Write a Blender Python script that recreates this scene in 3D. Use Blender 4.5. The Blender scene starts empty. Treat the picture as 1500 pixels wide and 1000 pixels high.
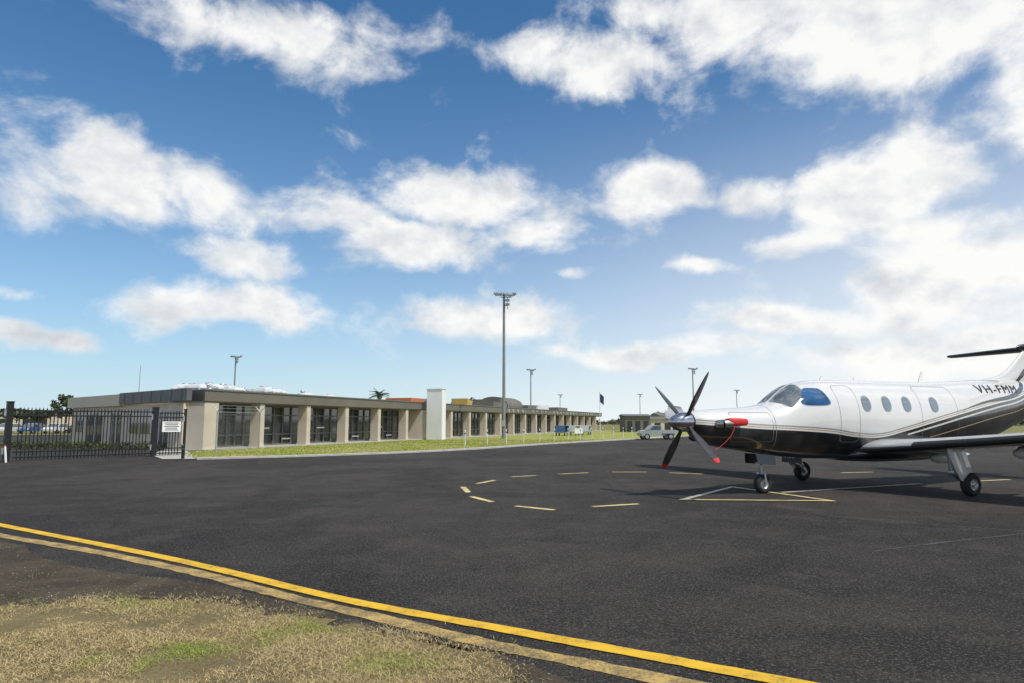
import bpy, bmesh, math, random
import numpy as np
from mathutils import Vector, Matrix
random.seed(7); rng=np.random.default_rng(7)
D=bpy.data; SC=bpy.context.scene; COL=SC.collection
rad=math.radians
# ------------------------------------------------------------------ materials
def newmat(name):
    m=D.materials.new(name); m.use_nodes=True
    nt=m.node_tree; b=nt.nodes['Principled BSDF']
    return m,nt,b
def mat(name,c,rough=.6,metal=0.,var=.12,scale=3.,bump=0.,bscale=40.,coat=0.,c2=None,spec=None):
    m,nt,b=newmat(name); N=nt.nodes; L=nt.links
    tc=N.new('ShaderNodeTexCoord')
    n=N.new('ShaderNodeTexNoise'); n.inputs['Scale'].default_value=scale; n.inputs['Detail'].default_value=6
    L.new(tc.outputs['Object'],n.inputs['Vector'])
    r=N.new('ShaderNodeValToRGB'); r.color_ramp.elements[0].position=.3; r.color_ramp.elements[1].position=.7
    a=tuple(max(0,x*(1-var)) for x in c); z=tuple(x*(1+var) for x in c) if c2 is None else c2
    r.color_ramp.elements[0].color=(*a,1); r.color_ramp.elements[1].color=(*z,1)
    L.new(n.outputs['Fac'],r.inputs['Fac']); L.new(r.outputs['Color'],b.inputs['Base Color'])
    b.inputs['Roughness'].default_value=rough; b.inputs['Metallic'].default_value=metal
    b.inputs['Coat Weight'].default_value=coat; b.inputs['Coat Roughness'].default_value=.05
    if spec is not None: b.inputs['Specular IOR Level'].default_value=spec
    if bump>0:
        n2=N.new('ShaderNodeTexNoise'); n2.inputs['Scale'].default_value=bscale; n2.inputs['Detail'].default_value=4
        L.new(tc.outputs['Object'],n2.inputs['Vector'])
        bp=N.new('ShaderNodeBump'); bp.inputs['Strength'].default_value=bump; bp.inputs['Distance'].default_value=.02
        L.new(n2.outputs['Fac'],bp.inputs['Height']); L.new(bp.outputs['Normal'],b.inputs['Normal'])
    return m
class NB:   # small node helper
    def __init__(s,nt): s.N=nt.nodes; s.L=nt.links
    def _in(s,sock,v):
        if isinstance(v,bpy.types.NodeSocket): s.L.new(v,sock)
        else: sock.default_value=v
    def math(s,op,a,b=0.,c=None,clamp=False):
        n=s.N.new('ShaderNodeMath'); n.operation=op; n.use_clamp=clamp
        s._in(n.inputs[0],a); s._in(n.inputs[1],b)
        if c is not None: s._in(n.inputs[2],c)
        return n.outputs[0]
    def noise(s,vec,scale,detail=6,rough=.55,dist=0.):
        n=s.N.new('ShaderNodeTexNoise'); s.L.new(vec,n.inputs['Vector'])
        n.inputs['Scale'].default_value=scale; n.inputs['Detail'].default_value=detail
        n.inputs['Roughness'].default_value=rough; n.inputs['Distortion'].default_value=dist
        return n.outputs['Fac']
    def mix(s,f,a,b,mode='MIX'):
        n=s.N.new('ShaderNodeMix'); n.data_type='RGBA'; n.blend_type=mode
        s._in(n.inputs[0],f); s._in(n.inputs[6],a); s._in(n.inputs[7],b)
        return n.outputs[2]
    def step(s,v,lo,hi):
        n=s.N.new('ShaderNodeMapRange'); n.interpolation_type='SMOOTHSTEP'
        s._in(n.inputs[0],v); n.inputs[1].default_value=lo; n.inputs[2].default_value=hi
        return n.outputs[0]
    def vmul(s,v,k):
        n=s.N.new('ShaderNodeVectorMath'); n.operation='MULTIPLY'; s.L.new(v,n.inputs[0]); n.inputs[1].default_value=k
        return n.outputs[0]
    def vadd(s,v,k):
        n=s.N.new('ShaderNodeVectorMath'); n.operation='ADD'; s.L.new(v,n.inputs[0]); s._in(n.inputs[1],k)
        return n.outputs[0]
    def bump(s,h,st,dist,base=None):
        n=s.N.new('ShaderNodeBump'); n.inputs['Strength'].default_value=st; n.inputs['Distance'].default_value=dist
        s.L.new(h,n.inputs['Height'])
        if base is not None: s.L.new(base,n.inputs['Normal'])
        return n.outputs[0]
    def geo(s): return s.N.new('ShaderNodeNewGeometry').outputs['Position']
    def obj(s): return s.N.new('ShaderNodeTexCoord').outputs['Object']
def C(*c): return (*c,1.)

# asphalt
def asphalt():
    m,nt,b=newmat('asphalt'); k=NB(nt); p=k.geo()
    big=k.noise(p,.16,4,.6,.6); mid=k.noise(p,1.1,6,.72); fine=k.noise(p,42,4,.8); grit=k.noise(p,110,2,.6); spk=k.noise(p,9,5,.85)
    streak=k.noise(k.vmul(p,(.5,.10,1)),1.6,4,.6,.8)
    blot=k.noise(p,.45,5,.65,1.2)
    c=k.mix(k.step(big,.38,.62),C(.029,.0265,.0245),C(.066,.059,.052))
    c=k.mix(k.math('MULTIPLY',k.step(mid,.44,.70),.65),c,C(.098,.088,.076))
    c=k.mix(k.math('MULTIPLY',k.step(blot,.54,.66),.60),c,C(.020,.0185,.018))
    c=k.mix(k.math('MULTIPLY',k.step(spk,.50,.68),.55),c,C(.017,.0155,.015))
    c=k.mix(k.math('MULTIPLY',k.step(streak,.52,.68),.5),c,C(.020,.0185,.018))
    c=k.mix(k.math('MULTIPLY',k.step(fine,.51,.62),.78),c,C(.20,.182,.16))
    c=k.mix(k.math('MULTIPLY',k.step(grit,.50,.36),.85),c,C(.008,.0075,.007))
    k.L.new(c,b.inputs['Base Color'])
    k._in(b.inputs['Roughness'],k.math('ADD',k.math('MULTIPLY',big,.2),.74))
    b.inputs['Specular IOR Level'].default_value=.14
    h=k.math('ADD',fine,k.math('MULTIPLY',grit,.8))
    k.L.new(k.bump(h,1.,.022),b.inputs['Normal'])
    return m
M_ASPH=asphalt()
def paint(name,col,wear,lo=.42,hi=.6,under=(.05,.047,.043)):
    m,nt,b=newmat(name); k=NB(nt); p=k.geo()
    n=k.noise(p,45,5,.7); g=k.noise(p,4,5,.6)
    s=k.math('ADD',k.math('MULTIPLY',n,.6),k.math('MULTIPLY',g,.4))
    n2=nt.nodes.new('ShaderNodeMapRange'); n2.inputs[1].default_value=lo; n2.inputs[2].default_value=hi
    n2.inputs[3].default_value=wear; n2.inputs[4].default_value=0.; k.L.new(s,n2.inputs[0])
    c=k.mix(k.step(g,.3,.7),C(*[x*.8 for x in col]),C(*col))
    c=k.mix(n2.outputs[0],c,C(*under))
    k.L.new(c,b.inputs['Base Color']); b.inputs['Roughness'].default_value=.65
    k.L.new(k.bump(k.noise(p,120,3,.7),.7,.012),b.inputs['Normal'])
    return m
M_YEL=paint('fresh_yellow_paint',(.84,.50,.015),.75,.38,.46)
M_YOLD=paint('worn_yellow_paint',(.58,.39,.11),.8,.43,.56,(.09,.075,.05))
M_YDASH=paint('pale_yellow_paint',(.78,.62,.26),.8,.38,.48)
M_WDASH=paint('worn_cream_paint',(.70,.64,.52),.85,.40,.50)
M_SEAM=paint('seam_chalk',(.15,.15,.15),1.,.44,.6)
def grassmat(name,c1,c2,c3,sc=.25,dk=.5):
    m,nt,b=newmat(name); k=NB(nt); p=k.geo()
    a=k.noise(p,sc,6,.6,.4); f=k.noise(p,sc*22,6,.75); g=k.noise(p,sc*160,3,.7)
    c=k.mix(k.step(a,.38,.62),C(*c1),C(*c2)); c=k.mix(k.math('MULTIPLY',k.step(f,.45,.7),.7),c,C(*c3))
    c=k.mix(k.math('MULTIPLY',k.step(g,.55,.35),dk),c,C(.045,.04,.02))
    k.L.new(c,b.inputs['Base Color']); b.inputs['Roughness'].default_value=.95; b.inputs['Specular IOR Level'].default_value=.1
    k.L.new(k.bump(f,.8,.05),b.inputs['Normal'])
    return m
M_FIELD=grassmat('field_grass',(.14,.16,.05),(.24,.22,.09),(.30,.27,.12),.05,.3)
M_LAWN=grassmat('lawn_grass',(.24,.28,.05),(.35,.36,.10),(.45,.42,.18),.3,.3)
M_TURF=grassmat('dry_turf_soil',(.25,.20,.10),(.33,.26,.13),(.15,.115,.06),1.2,.5)
M_DIRT=grassmat('gravel_shoulder',(.070,.056,.042),(.12,.098,.072),(.20,.165,.12),1.5,.5)
M_CONC=mat('concrete',(.42,.40,.37),.85,0,.18,2.,.4,30)
M_BEIGE=mat('beige_render',(.56,.49,.39),.85,0,.10,.8,.2,25)
M_TAUPE=mat('taupe_fascia',(.150,.138,.110),.6,0,.12,.6,.1,10)
M_BLUEG=mat('grey_cladding',(.115,.118,.118),.5,0,.12,.8)
M_CREAM=mat('cream_cladding',(.68,.57,.42),.7,0,.08,.6)
M_WHITE=mat('white_render',(.80,.80,.78),.8,0,.04,.8)
M_SIGNW=mat('brushed_lettering',(.50,.50,.48),.5,0,.08,2)
M_DARK=mat('dark_interior',(.03,.032,.035),.8,0,.3,.6)
M_ROOF=mat('roof_membrane',(.22,.22,.21),.8,0,.15,.4)
M_ALU=mat('galvanised_steel',(.48,.49,.50),.42,.75,.12,6)
M_FRAME=mat('window_frame_grey',(.16,.16,.155),.5,.2,.1,4)
M_STEEL=mat('grey_pole_steel',(.26,.27,.27),.5,.4,.1,2)
M_BLK=mat('black_powder_coat',(.010,.010,.011),.5,0,.3,4)
M_ORG=mat('orange_cladding',(.50,.14,.04),.6,0,.1,1)
M_YCL=mat('yellow_cladding',(.50,.33,.07),.6,0,.1,1)
M_DUCT=mat('white_sheet_metal',(.68,.69,.69),.45,.1,.15,3)
M_GALV=mat('dull_duct_metal',(.42,.43,.44),.5,.3,.2,3)
M_BARK=mat('bark',(.10,.075,.05),.9,0,.3,6,.6,20)
M_LEAF=mat('dark_foliage',(.04,.06,.022),.7,0,.5,.9,c2=(.10,.12,.045))
M_PALM=mat('palm_fronds',(.04,.065,.018),.6,0,.4,2.,c2=(.09,.12,.03))
M_HEDGE=mat('hedge_foliage',(.05,.085,.015),.8,0,.4,2.,c2=(.12,.15,.03))
M_RUB=mat('tyre_rubber',(.018,.018,.018),.8,0,.25,12)
M_RED=mat('red_fabric',(.58,.02,.018),.65,0,.2,6)
M_BLUE=mat('blue_plastic',(.06,.13,.27),.5,0,.1,3)
def glass(name,c,rough=.06,var=.25,sc=.5,c2=None):
    m=mat(name,c,rough,0,var,sc,c2=c2); b=m.node_tree.nodes['Principled BSDF']
    b.inputs['Specular IOR Level'].default_value=.9; b.inputs['IOR'].default_value=1.6
    return m
M_GLASS=glass('dark_glazing',(.020,.024,.028),.05,.3,1.1,(.11,.12,.12))
M_GLASS2=glass('cabin_glazing',(.20,.24,.27))
M_CPIT=glass('cockpit_glazing',(.015,.055,.15),.04,.3,2.,(.05,.14,.30))
M_WSHD=glass('windscreen_glazing',(.12,.145,.16),.04,.3,2.,(.22,.25,.26))

# ------------------------------------------------------------------ mesh builder
class MB:
    def __init__(s): s.v=[];s.f=[];s.m=[];s.s=[]
    def add(s,vs,fs,m=0,sm=False):
        o=len(s.v); s.v+= [tuple(p) for p in vs]
        for f in fs: s.f.append(tuple(i+o for i in f)); s.m.append(m); s.s.append(sm)
    def box(s,x0,x1,y0,y1,z0,z1,m=0):
        s.add([(x0,y0,z0),(x1,y0,z0),(x1,y1,z0),(x0,y1,z0),(x0,y0,z1),(x1,y0,z1),(x1,y1,z1),(x0,y1,z1)],
              [(0,3,2,1),(4,5,6,7),(0,1,5,4),(1,2,6,5),(2,3,7,6),(3,0,4,7)],m)
    def obox(s,c,sz,rz=0,m=0,rx=0,ry=0):
        R=Matrix.Rotation(rz,3,'Z')@Matrix.Rotation(ry,3,'Y')@Matrix.Rotation(rx,3,'X')
        vs=[]
        for dz in(-.5,.5):
            for dx,dy in((-.5,-.5),(.5,-.5),(.5,.5),(-.5,.5)):
                vs.append(Vector(c)+R@Vector((dx*sz[0],dy*sz[1],dz*sz[2])))
        s.add(vs,[(0,3,2,1),(4,5,6,7),(0,1,5,4),(1,2,6,5),(2,3,7,6),(3,0,4,7)],m)
    def cyl(s,p0,p1,r0,r1=None,n=12,m=0,caps=True,sm=True):
        r1=r0 if r1 is None else r1
        p0=Vector(p0);p1=Vector(p1);d=(p1-p0).normalized()
        a=d.orthogonal().normalized(); b=d.cross(a)
        vs=[]
        for p,r in((p0,r0),(p1,r1)):
            for i in range(n):
                t=2*math.pi*i/n; vs.append(p+a*(r*math.cos(t))+b*(r*math.sin(t)))
        s.add(vs,[(i,(i+1)%n,n+(i+1)%n,n+i) for i in range(n)],m,sm)
        if caps: s.add(vs,[tuple(range(n-1,-1,-1)),tuple(range(n,2*n))],m)
    def tube(s,pts,r,n=6,m=0):
        for a,b in zip(pts[:-1],pts[1:]): s.cyl(a,b,r,r,n,m)
    def loft(s,rings,m=0,sm=True,caps=True,closed=True):
        n=len(rings[0])
        vs=[p for r in rings for p in r]; fs=[]
        for i in range(len(rings)-1):
            for j in range(n if closed else n-1):
                fs.append((i*n+j,i*n+(j+1)%n,(i+1)*n+(j+1)%n,(i+1)*n+j))
        s.add(vs,fs,m,sm)
        if caps: s.add(rings[0],[tuple(range(n-1,-1,-1))],m); s.add(rings[-1],[tuple(range(n))],m)
    def lathe(s,prof,axis_o,axis_d,n=20,m=0):  # prof [(a,r)]
        o=Vector(axis_o);d=Vector(axis_d).normalized();a=d.orthogonal().normalized();b=d.cross(a)
        s.loft([[o+d*q+a*(max(r,1e-4)*math.cos(2*math.pi*i/n))+b*(max(r,1e-4)*math.sin(2*math.pi*i/n)) for i in range(n)] for q,r in prof],m,True,False)
    def poly(s,pts,z,m=0): s.add([(x,y,z) for x,y in pts],[tuple(range(len(pts)))],m)
    def prism(s,pts,z0,z1,m=0,mt=None):
        n=len(pts)
        vs=[(x,y,z0) for x,y in pts]+[(x,y,z1) for x,y in pts]
        s.add(vs,[(i,(i+1)%n,n+(i+1)%n,n+i) for i in range(n)],m)
        s.add(vs,[tuple(range(n,2*n))],m if mt is None else mt)
    def obj(s,name,mats,parent=None,loc=(0,0,0),rot=(0,0,0)):
        me=D.meshes.new(name); me.from_pydata(s.v,[],s.f)
        for m in (mats if isinstance(mats,(list,tuple)) else [mats]): me.materials.append(m)
        me.polygons.foreach_set('material_index',s.m); me.polygons.foreach_set('use_smooth',s.s)
        me.update()
        ob=D.objects.new(name,me); COL.objects.link(ob); ob.location=loc; ob.rotation_euler=rot
        if parent: ob.parent=parent
        return ob
def thing(name,label,cat,loc=(0,0,0),rz=0,group=None):
    e=D.objects.new(name,None); COL.objects.link(e); e.location=loc; e.rotation_euler=(0,0,rz)
    e.empty_display_size=.3
    e['label']=label; e['category']=cat
    if group: e['group']=group
    return e
def tag(o,label,cat,group=None):
    o['label']=label;o['category']=cat
    if group:o['group']=group
    return o
def struct(o): o['kind']='structure'; return o
def clone(t,loc,rz=None,scale=None,label=None):
    n=t.copy(); COL.objects.link(n); n.location=loc
    if rz is not None: n.rotation_euler=(0,0,rz)
    if scale: n.scale=(scale,)*3 if not isinstance(scale,tuple) else scale
    if label: n['label']=label
    def rec(src,dst):
        for c in list(src.children):
            k=c.copy(); COL.objects.link(k); k.parent=dst; k.matrix_parent_inverse=c.matrix_parent_inverse.copy()
            rec(c,k)
    rec(t,n); return n
def textmesh(body,size,ext=0.,bold=False,space=1.):
    cu=D.curves.new('t','FONT'); cu.body=body; cu.size=size; cu.extrude=ext; cu.resolution_u=3; cu.space_character=space
    if bold: cu.offset=size*.012
    ob=D.objects.new('t',cu); COL.objects.link(ob)
    bpy.context.view_layer.update()
    dg=bpy.context.evaluated_depsgraph_get(); ev=ob.evaluated_get(dg)
    me=D.meshes.new_from_object(ev); D.objects.remove(ob); D.curves.remove(cu)
    return me

# ------------------------------------------------------------------ ground
b=MB(); b.poly([(-3000,-600),(3000,-600),(3000,4000),(-3000,4000)],0); struct(b.obj('ground',M_FIELD))
b=MB(); b.poly([(-75,-40),(260,-40),(260,82),(33,82),(26,98),(10,98),(-40,110),(-75,70)],.004); struct(b.obj('apron_asphalt',M_ASPH))
lawn_edge=[(-13.4,29.3),(-10,31.4),(-6.4,34.5),(-4.1,37.3),(-2,40.7),(2.4,49.5),(7.4,57.8),(12.4,66),(22,82)]
lawnpoly=lawn_edge+[(34,104),(30,140),(17,134),(-17,37.9),(-16.2,33.2)]
b=MB(); b.poly(lawnpoly,.03); struct(b.obj('lawn',M_LAWN))
def ribbon(b,pts,w,z,m=0,n_off=0.,jit=0.):
    pts=[Vector((p[0],p[1],0)) for p in pts]; L=[];R=[]
    for i,p in enumerate(pts):
        d=(pts[min(i+1,len(pts)-1)]-pts[max(i-1,0)]).normalized(); n=Vector((-d.y,d.x,0))
        q=p+n*n_off
        L.append(q+n*(w/2+random.uniform(-jit,jit)));R.append(q-n*(w/2+random.uniform(-jit,jit)))
    vs=[(p.x,p.y,z) for p in L]+[(p.x,p.y,z) for p in R]; n=len(L)
    b.add(vs,[(i,n+i,n+i+1,i+1) for i in range(n-1)],m)
    return L,R
b=MB()
L,R=ribbon(b,lawn_edge,.75,.07)
n=len(L)
for A_ in (L,R):
    b.add([(p.x,p.y,.0) for p in A_]+[(p.x,p.y,.07) for p in A_],[(i,i+1,n+i+1,n+i) for i in range(n-1)])
struct(b.obj('kerb',M_CONC))
b=MB(); b.poly([(-14.6,28.9),(-13.2,29.0),(-15.6,33.6),(-17.6,37.4),(-19,37.4),(-17.3,33.0)],.036); struct(b.obj('footpath',M_CONC))
def smooth(pts,k=6):
    P=[np.array(p,float) for p in pts]; P=[2*P[0]-P[1]]+P+[2*P[-1]-P[-2]]; out=[]
    for i in range(1,len(P)-2):
        for j in range(k):
            t=j/k; a,b_,c,d=P[i-1:i+3]
            out.append(tuple(.5*((2*b_)+(-a+c)*t+(2*a-5*b_+4*c-d)*t*t+(-a+3*b_-3*c+d)*t**3)))
    out.append(tuple(P[-2])); return out
yl=smooth([(-24,21),(-14,14.7),(-7.75,10.59),(-3.9,8.02),(-1.53,6.25),(-.04,5.33),(1.03,4.68),(1.64,4.30),(5.6,1.9)],14)
b=MB(); ribbon(b,yl,.15,.012,0,0,.005); struct(b.obj('painted_line',M_YEL))
yo=smooth([(-24,19.6),(-12,12.6),(-6.96,9.60),(-4.93,8.40),(-3.16,7.22),(-1.936,6.27),(-.935,5.57),(-.13,4.99),(.40,4.66),(.98,4.30),(4.8,1.9)],12)
b=MB(); ribbon(b,yo,.17,.008,0,0,.014); struct(b.obj('painted_line',M_YOLD))
def dash(p,q,w,m):
    b=MB(); n=6; ribbon(b,[(p[0]+(q[0]-p[0])*i/n,p[1]+(q[1]-p[1])*i/n) for i in range(n+1)],w,.012,0,0,.006); struct(b.obj('painted_dash',m))
for p,q in [((-1.18,16.73),(-.97,15.44)),((-.885,17.64),(-.46,18.67)),((0,19.83),(.70,20.33)),((1.40,20.86),(2.36,21.42)),
            ((3.14,21.71),(4.23,21.71)),((4.85,21.42),(5.75,20.86)),((-.86,14.60),(-.387,13.62)),((.063,12.96),(.75,12.37)),
            ((1.486,12.86),(2.41,13.28)),((10.17,21.42),(11.29,21.71)),((11.93,18.25),(13.56,18.9)),((14.3,19.1),(15.6,18.8))]:
    dash(p,q,.13,M_YDASH)
A_,B_,C_,D_,E_=(3.40,13.97),(5.29,16.73),(6.35,13.73),(5.98,15.44),(10.40,17.64)
b=MB(); ribbon(b,[A_,B_],.12,.012); ribbon(b,[D_,E_],.12,.012); struct(b.obj('painted_line',M_WDASH))
b=MB(); ribbon(b,[B_,C_],.12,.016); ribbon(b,[A_,C_],.12,.020); struct(b.obj('painted_line',M_YDASH))
b=MB(); ribbon(b,smooth([(4.4,8.5),(5.4,9.0),(7.14,9.79),(12,12)]),.03,.009,0,0,.012)
ribbon(b,smooth([(7.5,9.9),(5.5,11.4),(4.9,12.9)]),.02,.0095,0,0,.008); struct(b.obj('pavement_seam',M_SEAM))
def wob(pts,amp,k=8):
    s=smooth(pts,k); return [(x+random.uniform(-amp,amp),y+random.uniform(-amp,amp)) for x,y in s]
sh=wob([(-26,20.0),(-12,12.2),(-6.9,9.35),(-5.4,8.1),(-4.2,7.35),(-3.0,6.85),(-1.9,6.1),(-.9,5.33),(-.25,4.9),(.22,4.5),(.65,3.95),(2.5,2.3)],.035,14)
b=MB(); b.poly(sh+[(2.5,-6),(-26,-6)],.0065); struct(b.obj('gravel_shoulder',M_DIRT))
tf_edge=wob([(-14,8.4),(-8,6.5),(-4.43,6.0),(-3.69,6.22),(-2.85,6.15),(-1.99,5.79),(-1.06,5.36),(-.45,5.02),(-.10,4.70),(.02,4.2),(.07,3.2),(.15,1)],.075,14)
turf=tf_edge+[(.3,-4),(-14,-4)]
b=MB(); b.poly(turf,.0105); struct(b.obj('turf_ground',M_TURF))
def inside(px,py,poly):
    r=np.zeros(len(px),bool); n=len(poly); j=n-1
    for i in range(n):
        xi,yi=poly[i];xj,yj=poly[j]
        c=((yi>py)!=(yj>py))&(px<(xj-xi)*(py-yi)/(yj-yi+1e-12)+xi); r^=c; j=i
    return r
def vnoise(x,y,s,seed):
    r=np.random.default_rng(seed).random((64,64)); u=x*s;v=y*s
    i=np.floor(u).astype(int);j=np.floor(v).astype(int);fu=u-i;fv=v-j
    fu=fu*fu*(3-2*fu);fv=fv*fv*(3-2*fv)
    g=lambda a,b_: r[a%64,b_%64]
    return (g(i,j)*(1-fu)+g(i+1,j)*fu)*(1-fv)+(g(i,j+1)*(1-fu)+g(i+1,j+1)*fu)*fv
def blades(name,px,py,h,w,colors,z0,m,flat=1.1):
    n=len(px); a=rng.random(n)*6.283; la=rng.random(n)*6.283; lean=rng.random(n)*flat+.15
    dx=np.cos(a)*w/2;dy=np.sin(a)*w/2; lx=np.cos(la)*lean*h;ly=np.sin(la)*lean*h
    V=np.zeros((n,5,3))
    V[:,0]=np.c_[px-dx,py-dy,np.full(n,z0)];V[:,1]=np.c_[px+dx,py+dy,np.full(n,z0)]
    V[:,2]=np.c_[px+dx*.8+lx*.4,py+dy*.8+ly*.4,z0+h*.6];V[:,3]=np.c_[px-dx*.8+lx*.4,py-dy*.8+ly*.4,z0+h*.6]
    V[:,4]=np.c_[px+lx,py+ly,z0+h*.85]
    me=D.meshes.new(name); me.vertices.add(n*5); me.vertices.foreach_set('co',V.ravel())
    base=(np.arange(n)*5)[:,None]
    q=(base+np.array([0,1,2,3])).astype(np.int32); t=(base+np.array([3,2,4])).astype(np.int32)
    loops=np.concatenate([q,t],1).ravel(); me.loops.add(len(loops)); me.loops.foreach_set('vertex_index',loops)
    st=np.zeros(2*n,np.int32); st[0::2]=np.arange(n)*7; st[1::2]=np.arange(n)*7+4
    me.polygons.add(2*n); me.polygons.foreach_set('loop_start',st)
    me.update(calc_edges=True)
    ca=me.color_attributes.new('tint','FLOAT_COLOR','POINT')
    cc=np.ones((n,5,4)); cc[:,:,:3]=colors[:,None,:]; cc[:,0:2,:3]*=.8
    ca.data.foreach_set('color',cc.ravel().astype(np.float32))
    me.materials.append(m); o=D.objects.new(name,me); COL.objects.link(o); o['kind']='stuff'; return o
m,nt,bs=newmat('grass_blades'); at=nt.nodes.new('ShaderNodeVertexColor'); at.layer_name='tint'
nt.links.new(at.outputs['Color'],bs.inputs['Base Color']); bs.inputs['Roughness'].default_value=.85; bs.inputs['Specular IOR Level'].default_value=.1
M_BLADE=m
n=300000
px=rng.uniform(-7.5,.7,n);py=rng.uniform(3.2,7.0,n)
jx=px+rng.normal(0,.13,n); jy=py+rng.normal(0,.12,n)-.02
dens=vnoise(px+40,py+40,1.6,3)*.5+vnoise(px+40,py+40,5,4)*.5
k=inside(jx,jy,turf)&(rng.random(n)<np.clip(dens*2.6-.62,.04,1))
px=px[k];py=py[k];dens=dens[k];n=len(px)
g=vnoise(px+40,py+40,1.3,11)*.5+vnoise(px+40,py+40,4,12)*.5+rng.normal(0,.08,n)
g+=.60*np.exp(-(((px+2.15)/.34)**2+((py-4.75)/.2)**2))+.20*np.exp(-(((px+4.2)/.9)**2+((py-6.1)/.28)**2))+.12*np.exp(-(((px+1.2)/.5)**2+((py-4.6)/.25)**2))
g=np.clip((g-.62)*3.6,0,1)[:,None]; r1=rng.random((n,1))
straw=np.array([.66,.52,.28])*(1-r1)+np.array([.38,.29,.14])*r1
grn=np.array([.20,.30,.04])*(1-r1)+np.array([.38,.42,.09])*r1
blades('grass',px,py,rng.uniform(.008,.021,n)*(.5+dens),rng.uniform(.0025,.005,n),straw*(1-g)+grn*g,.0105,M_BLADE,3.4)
n=9000; px=rng.uniform(-8,-2.5,n);py=rng.uniform(5.8,9,n)
d=vnoise(px+40,py+40,2.5,8); k=inside(px,py,[(x,y-.12) for x,y in sh]+[(2,-6),(-26,-6)])&(d>.62); px=px[k];py=py[k];n=len(px)
r1=rng.random((n,1)); blades('weeds',px,py,rng.uniform(.006,.018,n),rng.uniform(.003,.006,n),np.array([.16,.19,.06])*(1-r1)+np.array([.3,.26,.14])*r1,.0065,M_BLADE,2.)
n=60000; px=rng.uniform(-17,8,n);py=rng.uniform(29,62,n); k=inside(px,py,lawnpoly); px=px[k];py=py[k];n=len(px)
r1=rng.random((n,1)); g=np.clip((vnoise(px+40,py+40,.5,21)-.3)*2,0,1)[:,None]
blades('lawn_grass',px,py,rng.uniform(.03,.07,n),rng.uniform(.02,.04,n),(np.array([.22,.28,.04])*(1-r1)+np.array([.36,.39,.09])*r1)*(1-g)+g*(np.array([.46,.42,.18])),.03,M_BLADE)
n=2200; b=MB()
for _ in range(n):
    x=random.uniform(-8,.6);y=random.uniform(4,9.2)
    if not inside(np.array([x]),np.array([y]),sh+[(2.5,-6),(-26,-6)])[0]: continue
    r=random.uniform(.003,.011); a=random.random()*6
    P=[(x+r*math.cos(a+i*1.26)*random.uniform(.7,1.2),y+r*math.sin(a+i*1.26)*random.uniform(.7,1.2),.008) for i in range(5)]
    b.add(P+[(x,y,.008+r*.7)],[(i,(i+1)%5,5) for i in range(5)])
o=b.obj('gravel',mat('pebbles',(.20,.18,.15),.9,0,.5,30)); o['kind']='stuff'

# ------------------------------------------------------------------ terminal
TA=rad(70.36); T=thing('terminal_building','long single storey taupe and beige airport terminal with colonnade',"building",(-17,37.6,0),TA)
FL=101.; RZ=3.36
b=MB(); b.prism([(0.3,2.2),(FL,2.2),(FL,12),(30,12),(30,20),(8.3,20)],0,2.7); b.obj('wall',M_BEIGE,T)
b=MB(); b.prism([(-.2,-.35),(FL+.3,-.35),(FL+.3,12.3),(30.3,12.3),(30.3,20.3),(8.0,20.3)],2.72,RZ,0,1)
b.box(-.15,FL,-.3,2.2,2.66,2.72,0); b.obj('roof',[M_TAUPE,M_ROOF],T)
b=MB(); b.box(-.22,FL+.32,-.40,-.35,3.31,3.39); b.obj('roof_flashing',M_FRAME,T)
b=MB(); b.box(-.3,FL,-.6,2.2,0,.10); b.obj('plinth',M_CONC,T)
cb=MB(); cb.box(-.21,.21,-.25,.45,.10,2.66); cb.box(-.24,.24,-.28,.48,.10,.22)
c0=cb.obj('column',M_BEIGE,T,(4.6,0,0)); c0m=c0.data
x=4.6
while x+4.6<FL:
    x+=4.6
    if abs(x-27.6)<2: continue
    o=D.objects.new('column',c0m); COL.objects.link(o); o.parent=T; o.location=(x,0,0)
b=MB(); b.box(-.1,.95,-.28,2.2,.10,2.66); b.obj('pier',M_BEIGE,T)
fr=MB()
for xx in (0,.92,1.84,2.76,3.68,4.56): fr.box(xx-.035,xx+.035,1.10,1.24,.1,2.62)
for zz in (.14,.80,2.02,2.58): fr.box(0,4.6,1.12,1.22,zz-.045,zz+.045)
gl=MB(); gl.box(.0,4.6,1.18,1.2,.1,2.62)
frm=None;glm=None
bx=[.95 if i==0 else 4.6*i for i in range(22)]
for i,x in enumerate(bx):
    if x>FL-4: break
    if frm is None:
        g=gl.obj('window',M_GLASS,T,(x,0,0)); glm=g.data; f=fr.obj('window_frame',M_FRAME,g); frm=f.data
        g.scale=(3.65/4.6,1,1)
    else:
        g=D.objects.new('window',glm); COL.objects.link(g); g.parent=T; g.location=(x,0,0)
        f=D.objects.new('window_frame',frm); COL.objects.link(f); f.parent=g
b=MB(); b.box(.95,FL,1.16,2.2,2.62,2.66); b.obj('soffit_strip',M_BEIGE,T)
for x,z in ((6,1.15),(8.2,.45),(10.4,.45),(12,1.15),(15.2,1.3),(16.6,.45),(20.1,1.15),(21.8,.45),(24.0,1.15),(34,1.15),(43,1.15),(52,1.15)):
    b=MB(); b.box(x,x+.9,1.07,1.10,z,z+.09); b.obj('glazing_stripe',M_WHITE,T)
b=MB(); b.box(25.3,26.1,-2.45,-.95,.0,4.5); b.box(25.24,26.16,-2.5,-.9,4.5,4.56); b.obj('blade_wall',M_WHITE,T)
b=MB(); b.box(25.5,25.9,-.95,1.1,.1,2.64); b.obj('return_wall',M_BEIGE,T)
ux,uy=7.0/18.7,17.35/18.7; ang=math.atan2(uy,ux)
Wt=MB(); Wt.box(0,18.9,.0,.22,.0,2.6,0)
Wt.obj('side_wall',M_CREAM,T,(-.02,1.0,0),(0,0,ang))
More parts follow.
